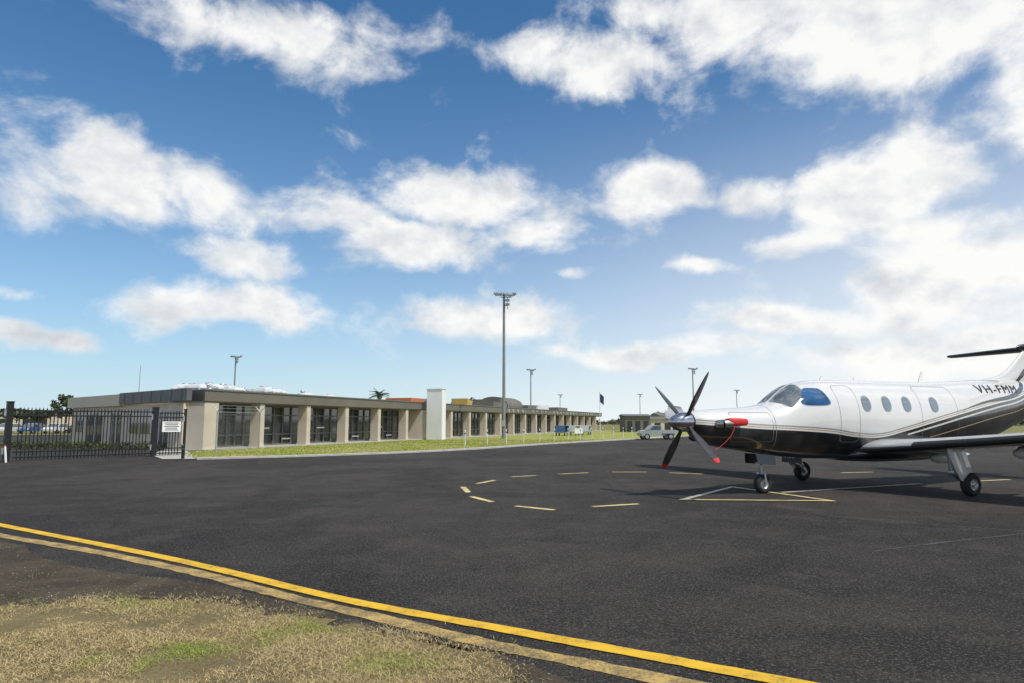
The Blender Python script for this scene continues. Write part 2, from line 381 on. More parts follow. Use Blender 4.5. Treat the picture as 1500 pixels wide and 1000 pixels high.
b=MB(); b.box(-1.0,8.9,.22,.5,2.74,3.40); b.obj('cladding_band',M_BLUEG,T,(-.02,1.0,0),(0,0,ang))
b=MB(); b.box(8.9,19.3,.22,.46,2.60,3.34); b.obj('cream_band',M_CREAM,T,(-.02,1.0,0),(0,0,ang))
for s in np.arange(-.4,8.8,1.4):
    b=MB(); b.box(s,s+.03,.5,.512,2.75,3.39); b.obj('cladding_joint',M_BLK,T,(-.02,1.0,0),(0,0,ang))
for s0,s1,z0,z1 in ((1.6,3.0,.1,2.15),(4.2,7.6,.9,2.1),(9.0,10.6,.1,2.15),(12.2,15.4,.1,2.2),(16,17.6,.9,2.0)):
    b=MB(); b.box(s0,s1,.22,.26,z0,z1); g=b.obj('window',M_GLASS,T,(-.02,1.0,0),(0,0,ang))
    b=MB(); b.box(s0-.05,s0,.22,.30,z0,z1+.05);b.box(s1,s1+.05,.22,.30,z0,z1+.05);b.box(s0,s1,.22,.30,z1,z1+.05);b.box((s0+s1)/2-.025,(s0+s1)/2+.025,.26,.30,z0,z1)
    b.obj('window_frame',M_WHITE,g)
for word,x0,x1 in (('DUBBO',46.2,54.9),('CITY',57.5,65.2),('REGIONAL',67.6,82.6),('AIRPORT',85.2,96)):
    n=len(word); pitch=(x1-x0)/n
    for i,ch in enumerate(word):
        me=textmesh(ch,.50,.02,True)
        for v in me.vertices: v.co.x*=2.2
        me.materials.append(M_SIGNW); o=D.objects.new('letter',me); COL.objects.link(o); o.parent=T; o.location=(x0+i*pitch,-.40,2.84); o.rotation_euler=(rad(90),0,0)
# roof items
b=MB(); b.box(33.5,36.5,5,8.0,RZ,4.1,0); b.obj('roof_monitor',M_ORG,T)
b=MB(); b.add([(38,5,RZ),(41.5,5,RZ),(41.5,5,4.3),(38,5,3.9),(38,8,RZ),(41.5,8,RZ),(41.5,8,4.3),(38,8,3.9)],[(0,1,2,3),(7,6,5,4),(3,2,6,7),(0,3,7,4),(1,5,6,2)]); b.obj('roof_monitor',M_BLUEG,T)
b=MB(); b.add([(42.4,2.5,RZ),(43.8,2.5,RZ),(43.8,2.5,4.05),(42.4,2.5,4.3),(42.4,4.5,RZ),(43.8,4.5,RZ),(43.8,4.5,4.05),(42.4,4.5,4.3)],[(0,1,2,3),(7,6,5,4),(3,2,6,7),(0,3,7,4),(1,5,6,2)]); b.obj('roof_monitor',M_YCL,T)
b=MB(); b.box(52,57,3,9,RZ,4.2); b.box(57,59,4,8,RZ,4.7); b.box(66,70,3,9,RZ,4.1)
ring=[]
for x in (59.3,65.7):
    ring.append([(x,6+2.3*math.cos(t),3.9+1.25*math.sin(t)) for t in np.linspace(0,math.pi,13)])
b.loft(ring,0,True,True,False); b.box(59.3,65.7,3.7,8.3,RZ,3.9); b.obj('plant_room',M_TAUPE,T)
b=MB(); b.box(74,80,4,8,RZ,4.3); b.obj('plant_room',M_DUCT,T)
b=MB(); b.box(86,92,4,8,RZ,4.2); b.obj('plant_room',M_TAUPE,T)
def ac(loc,kind,rz):
    lb={0:'boxy white rooftop air conditioning unit with fan on the terminal roof',1:'galvanised rooftop duct elbow rising from the terminal roof',2:'white rooftop evaporative cooler with louvres and duct'}[kind]
    e=thing('air_conditioner',lb,'air conditioner',loc,rz,'rooftop air conditioning units')
    if kind!=1:
        b=MB(); R_=[]
        for z_,k_ in((.22,1.),(.62,1.),(.80,.86),(.92,.55)): R_.append([(-.7*k_,-.5*k_,z_),(.7*k_,-.5*k_,z_),(.7*k_,.5*k_,z_),(-.7*k_,.5*k_,z_)])
        b.loft(R_,0,False,True)
        for x_ in(-.6,.6): b.box(x_-.05,x_+.05,-.45,.45,0,.22)
        b.obj('casing',M_DUCT,e)
        b=MB()
        for sx_ in(-1,1):
            for z in np.arange(.28,.58,.1):
                b.box(-.6,.6,sx_*.515-.014,sx_*.515+.014,z,z+.04); b.box(sx_*.715-.014,sx_*.715+.014,-.42,.42,z,z+.04)
        b.obj('louvre',M_FRAME,e)
        b=MB(); b.cyl((.0,0,.92),(.0,0,1.0),.26,.24,16); b.cyl((.0,0,1.0),(.0,0,1.01),.2,.2,12,1); b.obj('fan_cowl',[M_GALV,M_DARK],e)
    if kind:
        x0=.6 if kind==2 else -.6
        b=MB(); b.cyl((x0,0,.5),(x0+.7,0,.58),.24,.24,14); b.cyl((x0+.7,0,.58),(x0+1.15,0,.43),.24,.24,14); b.cyl((x0+1.15,0,.43),(x0+1.3,0,-.02),.24,.24,14)
        if kind==1: b.cyl((x0,0,.5),(x0-.25,0,.0),.24,.24,14); b.cyl((x0+.3,.5,0),(x0+.3,.5,.9),.12,.12,10); b.cyl((x0+.3,.5,.9),(x0+.3,.5,1.05),.22,.16,10)
        b.obj('duct',M_GALV if kind==1 else M_DUCT,e)
    return e
def tw(lx,ly,z=0):
    c,s=math.cos(TA),math.sin(TA); return (-17+lx*c-ly*s,37.6+lx*s+ly*c,z)
for i,(lx,ly,sc,kd) in enumerate(((3.6,2.6,.6,1),(4.6,5.0,.8,2),(6.2,3.2,.6,0),(7.4,6.6,1.05,2),(8.6,4.2,.7,1),(10.2,7.6,1.1,0),(11.4,4.4,.8,2),(13.6,7.2,1.15,2),(14.6,4.0,.6,0),(17.4,6.4,.9,1),(9.0,10.2,1.2,2),(13.0,10.6,1.3,1),(20.5,6.0,.7,2))):
    a=ac(tw(lx,ly,RZ),kd,TA+random.uniform(-.2,.2)+(math.pi/2 if i%2 else 0)); a.scale=(sc*1.1,sc,sc*.85)
e=thing('roof_mast','thin plain steel mast standing on the terminal roof','mast',(-24.5,44.9,3.36))
b=MB(); b.cyl((0,0,0),(0,0,1.9),.028,.018,8); b.box(-.12,.12,-.12,.12,0,.03); b.obj('mast',M_ALU,e)

def shed(x0,x1,y0,y1,h,m1,m2,label,gable=.6):
    e=thing('hangar',label,'building',((x0+x1)/2,(y0+y1)/2,0),0)
    w=(x1-x0)/2;d=(y1-y0)/2
    b=MB(); b.box(-w,w,-d,d,0,h); b.obj('wall',m1,e)
    b=MB(); b.add([(-w-.3,-d-.3,h),(w+.3,-d-.3,h),(w+.3,d+.3,h),(-w-.3,d+.3,h),(-w-.3,0,h+gable),(w+.3,0,h+gable)],[(0,1,5,4),(2,3,4,5),(1,2,5),(3,0,4)]); b.obj('roof',m2,e)
    for i in range(3):
        b=MB(); c=-w+(i+.5)*2*w/3; b.box(c-w/5,c+w/5,-d-.04,-d-.002,.0,h*.7)
        b.obj('roller_door',M_DARK,e)
shed(18.5,22.5,112,118,2.6,M_TAUPE,M_BLUEG,'small dark brown shed beside the apron',.35)
shed(23.2,28.5,122,128,2.1,M_BEIGE,M_TAUPE,'low beige shed with brown roof beside the apron',.5)
shed(30,44,138,150,2.9,M_CREAM,M_TAUPE,'cream hangar with dark low gable roof',.7)
shed(38,60,170,185,3.6,M_CREAM,M_DUCT,'pale distant hangar with roller doors',.9)
shed(-125,-100,150,165,3.4,M_CREAM,M_BLUEG,'pale distant shed beyond the car park',.9)

# ------------------------------------------------------------------ poles
def flood(loc,label):
    e=thing('floodlight_pole',label,'floodlight',loc,0,'apron floodlight poles')
    b=MB(); b.cyl((0,0,0),(0,0,14.0),.17,.11,14); b.cyl((0,0,0),(0,0,.06),.35,.35,14); b.cyl((0,0,.0),(0,0,1.3),.2,.2,14); b.obj('pole',M_STEEL,e)
    b=MB(); b.box(-.85,1.1,-.05,.05,13.75,13.85); b.box(-.05,.05,-.5,.5,13.75,13.85); b.box(-.3,.7,-.35,-.27,13.5,13.57); b.cyl((.35,-.1,12.4),(.35,-.1,13.6),.03,.03,6);b.box(0,.4,-.12,-.06,12.7,12.76);b.box(0,.4,-.12,-.06,13.2,13.26); b.obj('crossarm',M_STEEL,e)
    for x,y,z,t in((-.8,0,13.95,.4),(-.35,-.1,13.9,.4),(.25,-.3,13.8,.5),(.65,-.3,13.75,.5),(1.0,0,13.95,.4),(.35,-.2,12.85,.3),(.35,-.2,13.25,.3)):
        b=MB(); b.obox((x,y,z),(.40,.46,.18),0,0,t); b.obox((x,y-.02,z-.095),(.32,.36,.02),0,1,t); b.cyl((x,y,z-.1),(x,y,z-.25),.03,.03,6,0); b.obj('floodlight',[M_ALU,M_WHITE],e)
    b=MB(); b.box(-.16,.16,-.3,-.18,1.2,1.75); b.obj('junction_box',M_ALU,e)
    return e
F0=flood((-.78,65.6,0),'tall grey steel apron floodlight pole on the lawn before the terminal')
for X,Y in ((4.4,160),(-52,128),(41.6,157),(21.4,305),(86,262),(56,300)):
    clone(F0,(X,Y,0),random.uniform(-.3,.3),None,'tall grey floodlight pole rising beyond the buildings')
e=thing('flagpole','white flagpole with a limp dark flag beside the terminal','flagpole',(12.8,100,0))
b=MB(); b.cyl((0,0,0),(0,0,5.9),.06,.035,8); b.cyl((0,0,5.9),(0,0,6.0),.07,.07,8); b.obj('pole',M_DUCT,e)
b=MB(); P=[]
for i in range(9):
    P.append([(.05+.07*i,.06*math.sin(i*1.3+z),5.8-z*.32-.06*i) for z in range(5)])
b.loft(P,0,True,False,False); b.obj('flag',mat('flag_cloth',(.03,.04,.12),.8,0,.3,3),e)

# ------------------------------------------------------------------ fence & gate
gp0=Vector((-20.0,27.68,0)); gp1=Vector((-16.5,31.6,0))
gd=(gp1-gp0); ga=math.atan2(gd.y,gd.x)
def fence(name,label,p0,p1,h,cat,spacing=.135):
    d=p1-p0; L_=d.length; e=thing(name,label,cat,p0,math.atan2(d.y,d.x))
    for z in(.12,.34,h-.34,h-.14):
        b=MB(); b.box(.0,L_,-.025,.02,z,z+.055); b.obj('rail',M_BLK,e)
    w=.018
    pk=MB(); pk.box(-w,w,-w,w,.06,h-.03); pk.add([(-w,-w,h-.03),(w,-w,h-.03),(w,w,h-.03),(-w,w,h-.03),(0,0,h+.04)],[(0,1,4),(1,2,4),(2,3,4),(3,0,4)])
    first=None; n=int(L_/spacing)
    for i in range(1,n):
        if first is None: first=pk.obj('picket',M_BLK,e,(i*spacing,.045,0))
        else:
            o=D.objects.new('picket',first.data); COL.objects.link(o); o.parent=e; o.location=(i*spacing,.045,0)
    return e
def gpost(loc,h,w,rz,label):
    e=thing('gate_post',label,'post',loc,rz,'black gate posts')
    b=MB(); b.box(-w/2,w/2,-w/2,w/2,0,h); b.box(-w/2-.02,w/2+.02,-w/2-.02,w/2+.02,h,h+.04); b.obj('post',M_BLK,e)
    for z in(.3,h-.55):
        b=MB(); b.box(-w/2-.06,-w/2,-.05,.05,z,z+.25); b.obj('roller_bracket',M_ALU,e)
fence('sliding_gate','black steel picket sliding gate across the access road',gp0,gp1,2.14,'gate')
gpost(Vector((-20.13,27.5,0)),2.36,.22,ga,'black square gate post with roller brackets')
gpost(gp1+Vector((.06,.06,0)),2.22,.22,ga,'black square gate post with roller brackets')
fp0=gp1+Vector((.19,.15,0)); fp1=Vector((-15.50,32.45,0))
fence('picket_fence','short black steel picket fence panel beside the gate',fp0,fp1,2.1,'fence',.125)
gpost(fp1+Vector((.05,.04,0)),2.15,.10,ga,'slim black post ending the picket fence')
fence('picket_fence','black steel picket fence continuing past the gate',Vector((-24.6,23.9,0)),Vector((-20.3,27.3,0)),2.1,'fence')
e=thing('marker_post','short white leaning marker post beside the gate','post',(-19.75,27.0,0)); b=MB(); b.cyl((0,0,0),(-.08,.0,.62),.04,.04,10); b.obj('post',M_WHITE,e); b=MB(); b.cyl((-.08,0,.62),(-.086,0,.68),.045,.03,10); b.obj('cap',M_RED,e)
fa=math.atan2(fp1.y-fp0.y,fp1.x-fp0.x); mid_=(fp0+fp1)/2; nn_=Vector((math.sin(fa),-math.cos(fa),0))
e=thing('warning_sign','small white security notice sign fixed to the black fence','sign',mid_+nn_*.06,fa)
b=MB(); b.box(-.40,.40,-.015,.0,1.12,1.60); b.obj('panel',M_WHITE,e)
b=MB()
for z,w in((1.53,.31),(1.45,.27),(1.37,.33),(1.29,.25),(1.21,.29)): b.box(-w,w,-.020,-.015,z-.015,z+.015)
b.obj('printing',M_BLK,e)
e=thing('bollard','short dark green bollard at the end of the footpath','bollard',(-13.9,29.2,0)); b=MB(); b.cyl((0,0,0),(0,0,.55),.07,.07,12); b.lathe([(0,.07),(.05,.06),(.08,.001)],(0,0,.55),(0,0,1),12); b.obj('post',M_BLK,e)
b=MB(); b.cyl((0,0,.42),(0,0,.48),.073,.073,12); b.obj('reflective_band',mat('green_band',(.03,.12,.06),.5),e)
m,nt,bs=newmat('chain_wire'); k=NB(nt); p=k.obj()
sx=nt.nodes.new('ShaderNodeSeparateXYZ'); k.L.new(p,sx.inputs[0])
u1=k.math('FRACT',k.math('MULTIPLY',k.math('ADD',sx.outputs[0],sx.outputs[2]),14)); u2=k.math('FRACT',k.math('MULTIPLY',k.math('SUBTRACT',sx.outputs[0],sx.outputs[2]),14))
w_=k.math('MAXIMUM',k.math('LESS_THAN',u1,.05),k.math('LESS_THAN',u2,.05)); k.L.new(w_,bs.inputs['Alpha'])
bs.inputs['Base Color'].default_value=C(.35,.36,.36); bs.inputs['Metallic'].default_value=.5; bs.inputs['Roughness'].default_value=.5; M_WIRE=m
def wirefence(p0,p1,n,label):
    d=p1-p0; L_=d.length; e=thing('security_fence',label,'fence',p0,math.atan2(d.y,d.x))
    for i in range(n+1):
        x=L_*i/n; b=MB(); b.cyl((x,0,0),(x,0,2.15),.035,.035,8); b.cyl((x,0,2.15),(x,-.3,2.45),.02,.02,6);b.cyl((x,0,2.15),(x,.3,2.45),.02,.02,6); b.obj('fence_post',M_ALU,e)
    b=MB(); b.add([(0,0,.05),(L_,0,.05),(L_,0,2.1),(0,0,2.1)],[(0,1,2,3)]); b.obj('wire_mesh',M_WIRE,e)
    for y in(-.3,-.15,.15,.3):
        b=MB(); z=2.15+abs(y); b.cyl((0,y,z),(L_,y,z),.006,.006,4); b.obj('barbed_wire',M_ALU,e)
    b=MB(); b.cyl((0,0,2.1),(L_,0,2.1),.015,.015,6); b.obj('top_rail',M_ALU,e)
wirefence(Vector((-15.45,36.0,0)),Vector((-14.6,39.8,0)),1,'galvanised chain wire security fence with barbed wire arms')

p=thing('barrier_post','slim white barrier post standing along the lawn','post',(-3,44,0),0,'barrier posts along the lawn')
b=MB(); b.cyl((0,0,0),(0,0,1.0),.035,.035,8); b.lathe([(0,.045),(.04,.045),(.07,.001)],(0,0,1.0),(0,0,1),8); b.obj('post',M_DUCT,p)
b=MB(); b.cyl((0,0,.8),(0,0,.9),.038,.038,8); b.obj('band',M_BLK,p)
for i in range(1,13):
    t=i/12; clone(p,(-3+t*15.5,45+t*27+.3*math.sin(i),0))

# ------------------------------------------------------------------ ground equipment
def wheelset(par,pos,r,w,hubm=M_ALU):
    for x,y in pos:
        t=MB()
        t.lathe([(-w/2,r*.62),(-w/2,r*.9),(-w*.3,r),(w*.3,r),(w/2,r*.9),(w/2,r*.62)],(x,y,r),(0,1,0),20)
        o=t.obj('wheel',M_RUB,par)
        h=MB(); h.cyl((x,y-w*.42,r),(x,y+w*.42,r),r*.62,r*.62,16); h.cyl((x,y-w*.5,r),(x,y+w*.5,r),r*.2,r*.2,8); h.obj('rim',hubm,o)
def utility(loc,rz):
    e=thing('utility_vehicle','low grey green utility vehicle with tray parked on the apron','utility vehicle',loc,rz)
    b=MB(); prof=[(-1.6,.32),(-1.65,.62),(-1.55,.78),(-.95,.86),(-.55,1.26),(-.35,1.32),(.25,1.32),(.33,.72),(.33,.32)]
    b.loft([[(x,y*(1-.12*max(0,(z-.86)/.45)),z) for x,z in prof] for y in(-.68,-.70,.70,.68)],0,False,True); b.obj('cab',cpts[4],e)
    b=MB(); b.box(.36,1.75,-.70,.70,.55,.62); b.box(.36,1.75,-.70,-.66,.62,.86); b.box(.36,1.75,.66,.70,.62,.86); b.box(1.71,1.75,-.66,.66,.62,.86); b.box(.36,1.7,-.3,.3,.35,.55); b.obj('tray',M_ALU,e)
    b=MB()
    for s in(-1,1):
        q=[(x,s*(.71*(1-.12*max(0,(z-.86)/.45))),z) for x,z in((-.85,.90),(-.52,1.22),(.18,1.25),(.20,.90))]; b.add(q,[(0,1,2,3)])
    b.add([(-.955,-.62,.875),(-.955,.62,.875),(-.575,.58,1.255),(-.575,-.58,1.255)],[(0,3,2,1)]); b.obj('window',M_GLASS,e)
    for y in(-.5,.5):
        b=MB(); b.obox((-1.62,y,.64),(.06,.24,.12)); b.obj('headlight',M_WHITE,e)
    wheelset(e,[(-1.1,-.62),(1.15,-.62),(-1.1,.62),(1.15,.62)],.28,.18)
def cart(loc,rz,m,label):
    e=thing('baggage_cart',label,'cart',loc,rz,'baggage carts by the terminal')
    b=MB(); b.box(-1.0,1.0,-.6,.6,.36,.44); b.box(-1.5,-1.0,-.03,.03,.36,.41); b.obj('deck',M_STEEL,e)
    b=MB(); b.box(-1.0,-.95,-.6,.6,.44,1.15); b.box(.95,1.0,-.6,.6,.44,1.15); b.box(-1.0,1.0,-.62,.62,1.15,1.20); b.box(-.95,.95,.55,.6,.44,1.15); b.obj('housing',m,e)
    wheelset(e,[(-.7,-.5),(.7,-.5),(-.7,.5),(.7,.5)],.18,.1)
cart((5.8,80,0),rad(72),M_BLUE,'blue sided baggage cart beside the terminal')
cart((7.4,83,0),rad(70),M_DUCT,'white covered baggage cart beside the terminal')
cart((9.2,86,0),rad(72),M_DUCT,'white covered baggage cart beside the terminal')
e=thing('notice_board','white notice board on two legs at the lawn edge','sign',(6.4,66,0),rad(5))
b=MB(); b.box(-.4,.4,-.02,.02,.5,1.0); b.obj('panel',M_WHITE,e)
for sx_ in(-.34,.34):
    b=MB(); b.cyl((sx_,.04,0),(sx_,.04,1.0),.03,.03,6); b.obj('leg',M_STEEL,e)

# ------------------------------------------------------------------ cars in the car park
def car(loc,rz,paint_,label):
    e=thing('parked_car',label,'car',loc,rz,'cars parked in the car park')
    prof=[(-2.15,.35),(-2.2,.62),(-2.05,.80),(-1.3,.92),(-.65,1.38),(-.1,1.46),(.9,1.44),(1.55,1.05),(2.1,.98),(2.2,.65),(2.15,.35)]
    b=MB(); R_=[]
    for y in(-.84,-.86,.86,.84):
        R_.append([(x,y*(1-.14*max(0,(z-.95)/.5)),z) for x,z in prof])
    b.loft(R_,0,False,True); b.obj('body',paint_,e)
    b=MB()
    for s in(-1,1):
        P=[(-1.15,.96),(-.62,1.32),(.85,1.36),(1.35,1.06),(1.3,.96)]
        q=[(x,s*(.868*(1-.14*max(0,(z-.95)/.5))),z) for x,z in P]; b.add(q,[tuple(range(5)) if s<0 else tuple(range(4,-1,-1))])
    b.add([(-1.27,-.75,.955),(-1.27,.75,.955),(-.68,.70,1.375),(-.68,-.70,1.375)],[(0,3,2,1)])
    b.add([(1.53,-.75,1.09),(1.53,.75,1.09),(.95,.70,1.435),(.95,-.70,1.435)],[(0,1,2,3)])
    b.obj('window',M_GLASS,e)
    wheelset(e,[(-1.35,-.78),(1.3,-.78),(-1.35,.78),(1.3,.78)],.32,.2)
    for y in(-.6,.6):
        b=MB(); b.obox((-2.17,y,.66),(.08,.3,.14)); b.obj('headlight',M_WHITE,e)
cpts=[mat('white_car_paint',(.7,.7,.7),.3,0,.03,coat=.6),mat('blue_car_paint',(.05,.12,.3),.3,0,.05,coat=.6),mat('silver_car_paint',(.4,.42,.44),.3,.5,.05,coat=.6),mat('dark_car_paint',(.03,.03,.035),.3,0,.05,coat=.6),mat('grey_green_paint',(.30,.34,.30),.4,0,.1,coat=.4)]
utility((13.3,63.5,0.004),rad(8))
labs=['white hatchback car parked beyond the gate','blue hatchback car parked beyond the gate','silver hatchback car parked beyond the gate','dark hatchback car parked beyond the gate']
for i,(x,k_) in enumerate(((-73.5,2),(-70.6,0),(-67.7,1),(-64.8,0),(-61.9,3),(-59,2),(-56,0))):
    car((x,96+.7*i,0.004),rad(90+random.uniform(-3,3)),cpts[k_],labs[k_])

# ------------------------------------------------------------------ vegetation
def leafcloud(b,cen,rx,ry,rz_,n,s,m=0):
    for _ in range(n):
        v=Vector((random.gauss(0,1),random.gauss(0,1),random.gauss(0,1))).normalized()*(random.random()**.4)
        p=Vector((cen[0]+v.x*rx,cen[1]+v.y*ry,cen[2]+v.z*rz_)); a=Vector((random.gauss(0,1),random.gauss(0,1),random.gauss(0,1))).normalized()
        c=a.orthogonal().normalized()*s*random.uniform(.5,1.2); d=a.cross(c).normalized()*s*random.uniform(.3,.8)
        b.add([p-c,p-d,p+c,p+d],[(0,1,2,3)],m)
def tree(loc,h,r,label,n=900,leaf=.25):
    e=thing('tree',label,'tree',loc)
    b=MB(); b.cyl((0,0,0),(.1,0,h*.45),h*.035,h*.022,8); tips=[]
    for i in range(6):
        a=i*1.05+random.random()*.5; q=(r*.55*math.cos(a),r*.55*math.sin(a),h*random.uniform(.6,.85)); b.cyl((.1,0,h*.42),q,h*.016,h*.006,6); tips.append(q)
    tips.append((0,0,h*.85)); b.obj('trunk',M_BARK,e)
    b=MB()
    for q in tips:
        for _ in range(3):
            c=(q[0]+random.uniform(-.3,.3)*r,q[1]+random.uniform(-.3,.3)*r,q[2]+random.uniform(-.12,.12)*h)
            leafcloud(b,c,r*.3,r*.3,h*.1,n//21,leaf)
    b.obj('crown',M_LEAF,e)
tree((-65,100,0),5.4,2.0,'dark green gum tree behind the terminal',1300,.25)
tree((-88,128,0),3.8,2.6,'round dark green tree beyond the car park',1200,.3)
tree((-101,140,0),4.4,3.2,'broad dark tree beyond the car park',1500,.33)
def palm(loc,h,label):
    e=thing('palm_tree',label,'palm tree',loc)
    b=MB(); b.cyl((0,0,0),(0,0,h-.2),.28,.22,10); b.lathe([(0,.22),(.3,.4),(.7,.1)],(0,0,h-.5),(0,0,1),10); b.obj('trunk',M_BARK,e)
    b=MB()
    for i in range(34):
        a=random.random()*6.28; el=random.uniform(-.1,1.25); L_=random.uniform(1.4,1.9); pts=[]
        for j in range(8):
            t=j/7; pts.append(Vector((math.cos(a)*math.cos(el)*L_*t,math.sin(a)*math.cos(el)*L_*t,h+math.sin(el)*L_*t-.75*t*t)))
        side=Vector((-math.sin(a),math.cos(a),0))
        for j in range(7):
            for s in(-1,1):
                for q in(0,.5):
                    p=pts[j].lerp(pts[j+1],q); d=(pts[j+1]-pts[j]).normalized(); w=.38*(1-abs(j/7-.4))
                    b.add([p,p+d*.08,p+side*s*w+d*.22-Vector((0,0,.14))],[(0,1,2)])
    b.obj('crown',M_PALM,e)
palm((-17.8,92,0),5.2,'leafy palm tree rising behind the terminal roof')
palm((-7.2,116,0),4.9,'small palm tree rising behind the terminal roof')
b=MB()
for i in range(46):
    t=i/45; leafcloud(b,(-30+t*11,40.5-t*1.5,.25),.32,.32,.26,60,.07)
o=b.obj('hedge',M_HEDGE); tag(o,'low clipped green hedge beyond the sliding gate','hedge')
b=MB()
for i in range(420):
    a=random.uniform(-1.1,1.1); R_=random.uniform(420,620)
    if -.15<a<.1 : R_+=150
    x=math.sin(a)*R_;y=math.cos(a)*R_; h=random.uniform(2,6)*(1.4 if a<-.55 else .8)
    leafcloud(b,(x,y,h*.5),random.uniform(6,14),5,h*.55,60,1.3)
o=b.obj('far_woodland',M_LEAF); o['kind']='stuff'

# ------------------------------------------------------------------ AIRCRAFT
P=thing('airplane','white and black single propeller airplane with red exhaust covers on apron','airplane',(5.5,15.29,0),rad(24))
ST=np.array([ # x, top, bot, w, zm, n
(-1.92,1.76,1.34,.205,1.56,2.0),(-1.74,1.80,1.15,.31,1.52,2.05),(-1.3,1.84,1.04,.41,1.47,2.15),(-.6,1.88,.94,.50,1.42,2.2),
(0.0,1.95,.86,.58,1.40,2.25),(.25,2.02,.83,.62,1.42,2.3),(.5,2.19,.80,.66,1.48,2.25),(.8,2.37,.77,.71,1.54,2.2),(1.1,2.47,.75,.75,1.58,2.2),(1.5,2.53,.73,.78,1.60,2.2),
(2.2,2.56,.71,.80,1.62,2.25),(3.2,2.57,.70,.80,1.62,2.25),(5.2,2.58,.70,.80,1.62,2.25),(6.0,2.61,.76,.78,1.68,2.25),(7.0,2.66,.93,.70,1.80,2.3),
(8.0,2.71,1.18,.57,1.94,2.3),(9.0,2.73,1.46,.40,2.08,2.1),(10.0,2.68,1.76,.25,2.20,2.0),(11.0,2.60,2.08,.11,2.32,2.0),(11.6,2.50,2.3,.02,2.4,2.0)])
def hermite(x,c):
    xs=ST[:,0]; ys=ST[:,c]; i=int(np.clip(np.searchsorted(xs,x)-1,0,len(xs)-2))
    def sl(j):
        if j<=0 or j>=len(xs)-1: jj=min(max(j,0),len(xs)-2); return (ys[jj+1]-ys[jj])/(xs[jj+1]-xs[jj])
        a=(ys[j]-ys[j-1])/(xs[j]-xs[j-1]); b_=(ys[j+1]-ys[j])/(xs[j+1]-xs[j])
        return 0. if a*b_<=0 else 2*a*b_/(a+b_)
    h=xs[i+1]-xs[i]; t=(x-xs[i])/h; m0=sl(i)*h;m1=sl(i+1)*h
    return (2*t**3-3*t*t+1)*ys[i]+(t**3-2*t*t+t)*m0+(-2*t**3+3*t*t)*ys[i+1]+(t**3-t*t)*m1
def sec(x): return [hermite(x,c) for c in range(1,6)]
def surf(x,th):
    top,bot,w,zm,n=sec(x); s,c=math.sin(th),math.cos(th); e=2/n
    y=-w*math.copysign(abs(s)**e,s); z=zm+(top-zm)*abs(c)**e if c>=0 else zm-(zm-bot)*abs(c)**e
    return Vector((x,y,z))
def nrm(x,th):
    a=surf(x+.01,th)-surf(x-.01,th); b_=surf(x,th+.01)-surf(x,th-.01); v=a.cross(b_).normalized()
    o=surf(x,th)-Vector((x,0,sec(x)[3]))
    return v if v.dot(o)>0 else -v
def th_of(x,z):
    top,bot,w,zm,n=sec(x)
    q=(z-zm)/(top-zm) if z>=zm else (z-zm)/(zm-bot)
    q=max(-.999,min(.999,q)); return math.acos(math.copysign(abs(q)**(n/2),q))
m,nt,bs=newmat('aircraft_livery'); k=NB(nt); sp=nt.nodes.new('ShaderNodeSeparateXYZ'); k.L.new(k.obj(),sp.inputs[0])
X_,Y_,Z_=sp.outputs
def fcurve(pts):
    n=nt.nodes.new('ShaderNodeFloatCurve'); c=n.mapping.curves[0]
    ps=[((x+2.5)/15.,z/3.5) for x,z in pts]
    c.points[0].location=ps[0]; c.points[1].location=ps[-1]
    for q in ps[1:-1]: c.points.new(*q)
    n.mapping.update()
    k.L.new(k.math('DIVIDE',k.math('ADD',X_,2.5),15.),n.inputs['Value'])
    return k.math('MULTIPLY',n.outputs[0],3.5)
zd=fcurve([(-2.5,1.56),(-1.6,1.49),(-.6,1.42),(.5,1.37),(1.4,1.31),(2.2,1.22),(2.9,1.21),(3.6,1.33),(4.6,1.53),(6,1.80),(7.4,2.03),(8.6,2.19),(9.4,2.36),(12.5,2.8)])
df=k.math('SUBTRACT',Z_,zd)
def band(lo,hi,x0=None):
    r=k.math('MULTIPLY',k.math('GREATER_THAN',df,lo),k.math('LESS_THAN',df,hi))
    if x0 is not None: r=k.math('MULTIPLY',r,k.math('GREATER_THAN',X_,x0))
    return r
wh=C(.70,.69,.66)
col=k.mix(k.math('LESS_THAN',df,0.),wh,C(.010,.010,.011))
col=k.mix(band(.035,.055),col,C(.42,.30,.12))
col=k.mix(band(.075,.105),col,C(.25,.25,.26))
col=k.mix(band(-.115,-.075,3.8),col,C(.62,.61,.58))
col=k.mix(band(-.34,-.32,4.6),col,C(.42,.32,.16))
zd2=fcurve([(-2.5,0),(5.6,.0),(5.8,1.80),(6.6,2.02),(7.4,2.13),(8.2,2.22),(8.9,2.40),(9.6,2.9),(12.5,4.9)])
d2=k.math('ABSOLUTE',k.math('SUBTRACT',Z_,zd2)); wd=k.math('MULTIPLY',k.math('SUBTRACT',X_,5.6),.022)
sw=k.math('MULTIPLY',k.math('LESS_THAN',d2,wd),k.math('GREATER_THAN',X_,5.8)); col=k.mix(sw,col,C(.02,.02,.022))
pn=k.noise(k.obj(),2.0,4,.6); col=k.mix(k.math('MULTIPLY',k.step(pn,.4,.8),.12),col,C(.35,.34,.33))
k.L.new(col,bs.inputs['Base Color']); bs.inputs['Roughness'].default_value=.28; bs.inputs['Coat Weight'].default_value=.9; bs.inputs['Coat Roughness'].default_value=.03
k.L.new(k.bump(k.noise(k.obj(),1.8,2,.5),.12,.03),bs.inputs['Coat Normal'])
M_LIV=m
M_APW=mat('aircraft_white_paint',(.72,.71,.68),.3,0,.04,2,coat=.6)
M_APB=mat('aircraft_black_paint',(.014,.014,.016),.28,0,.2,2,coat=.7)
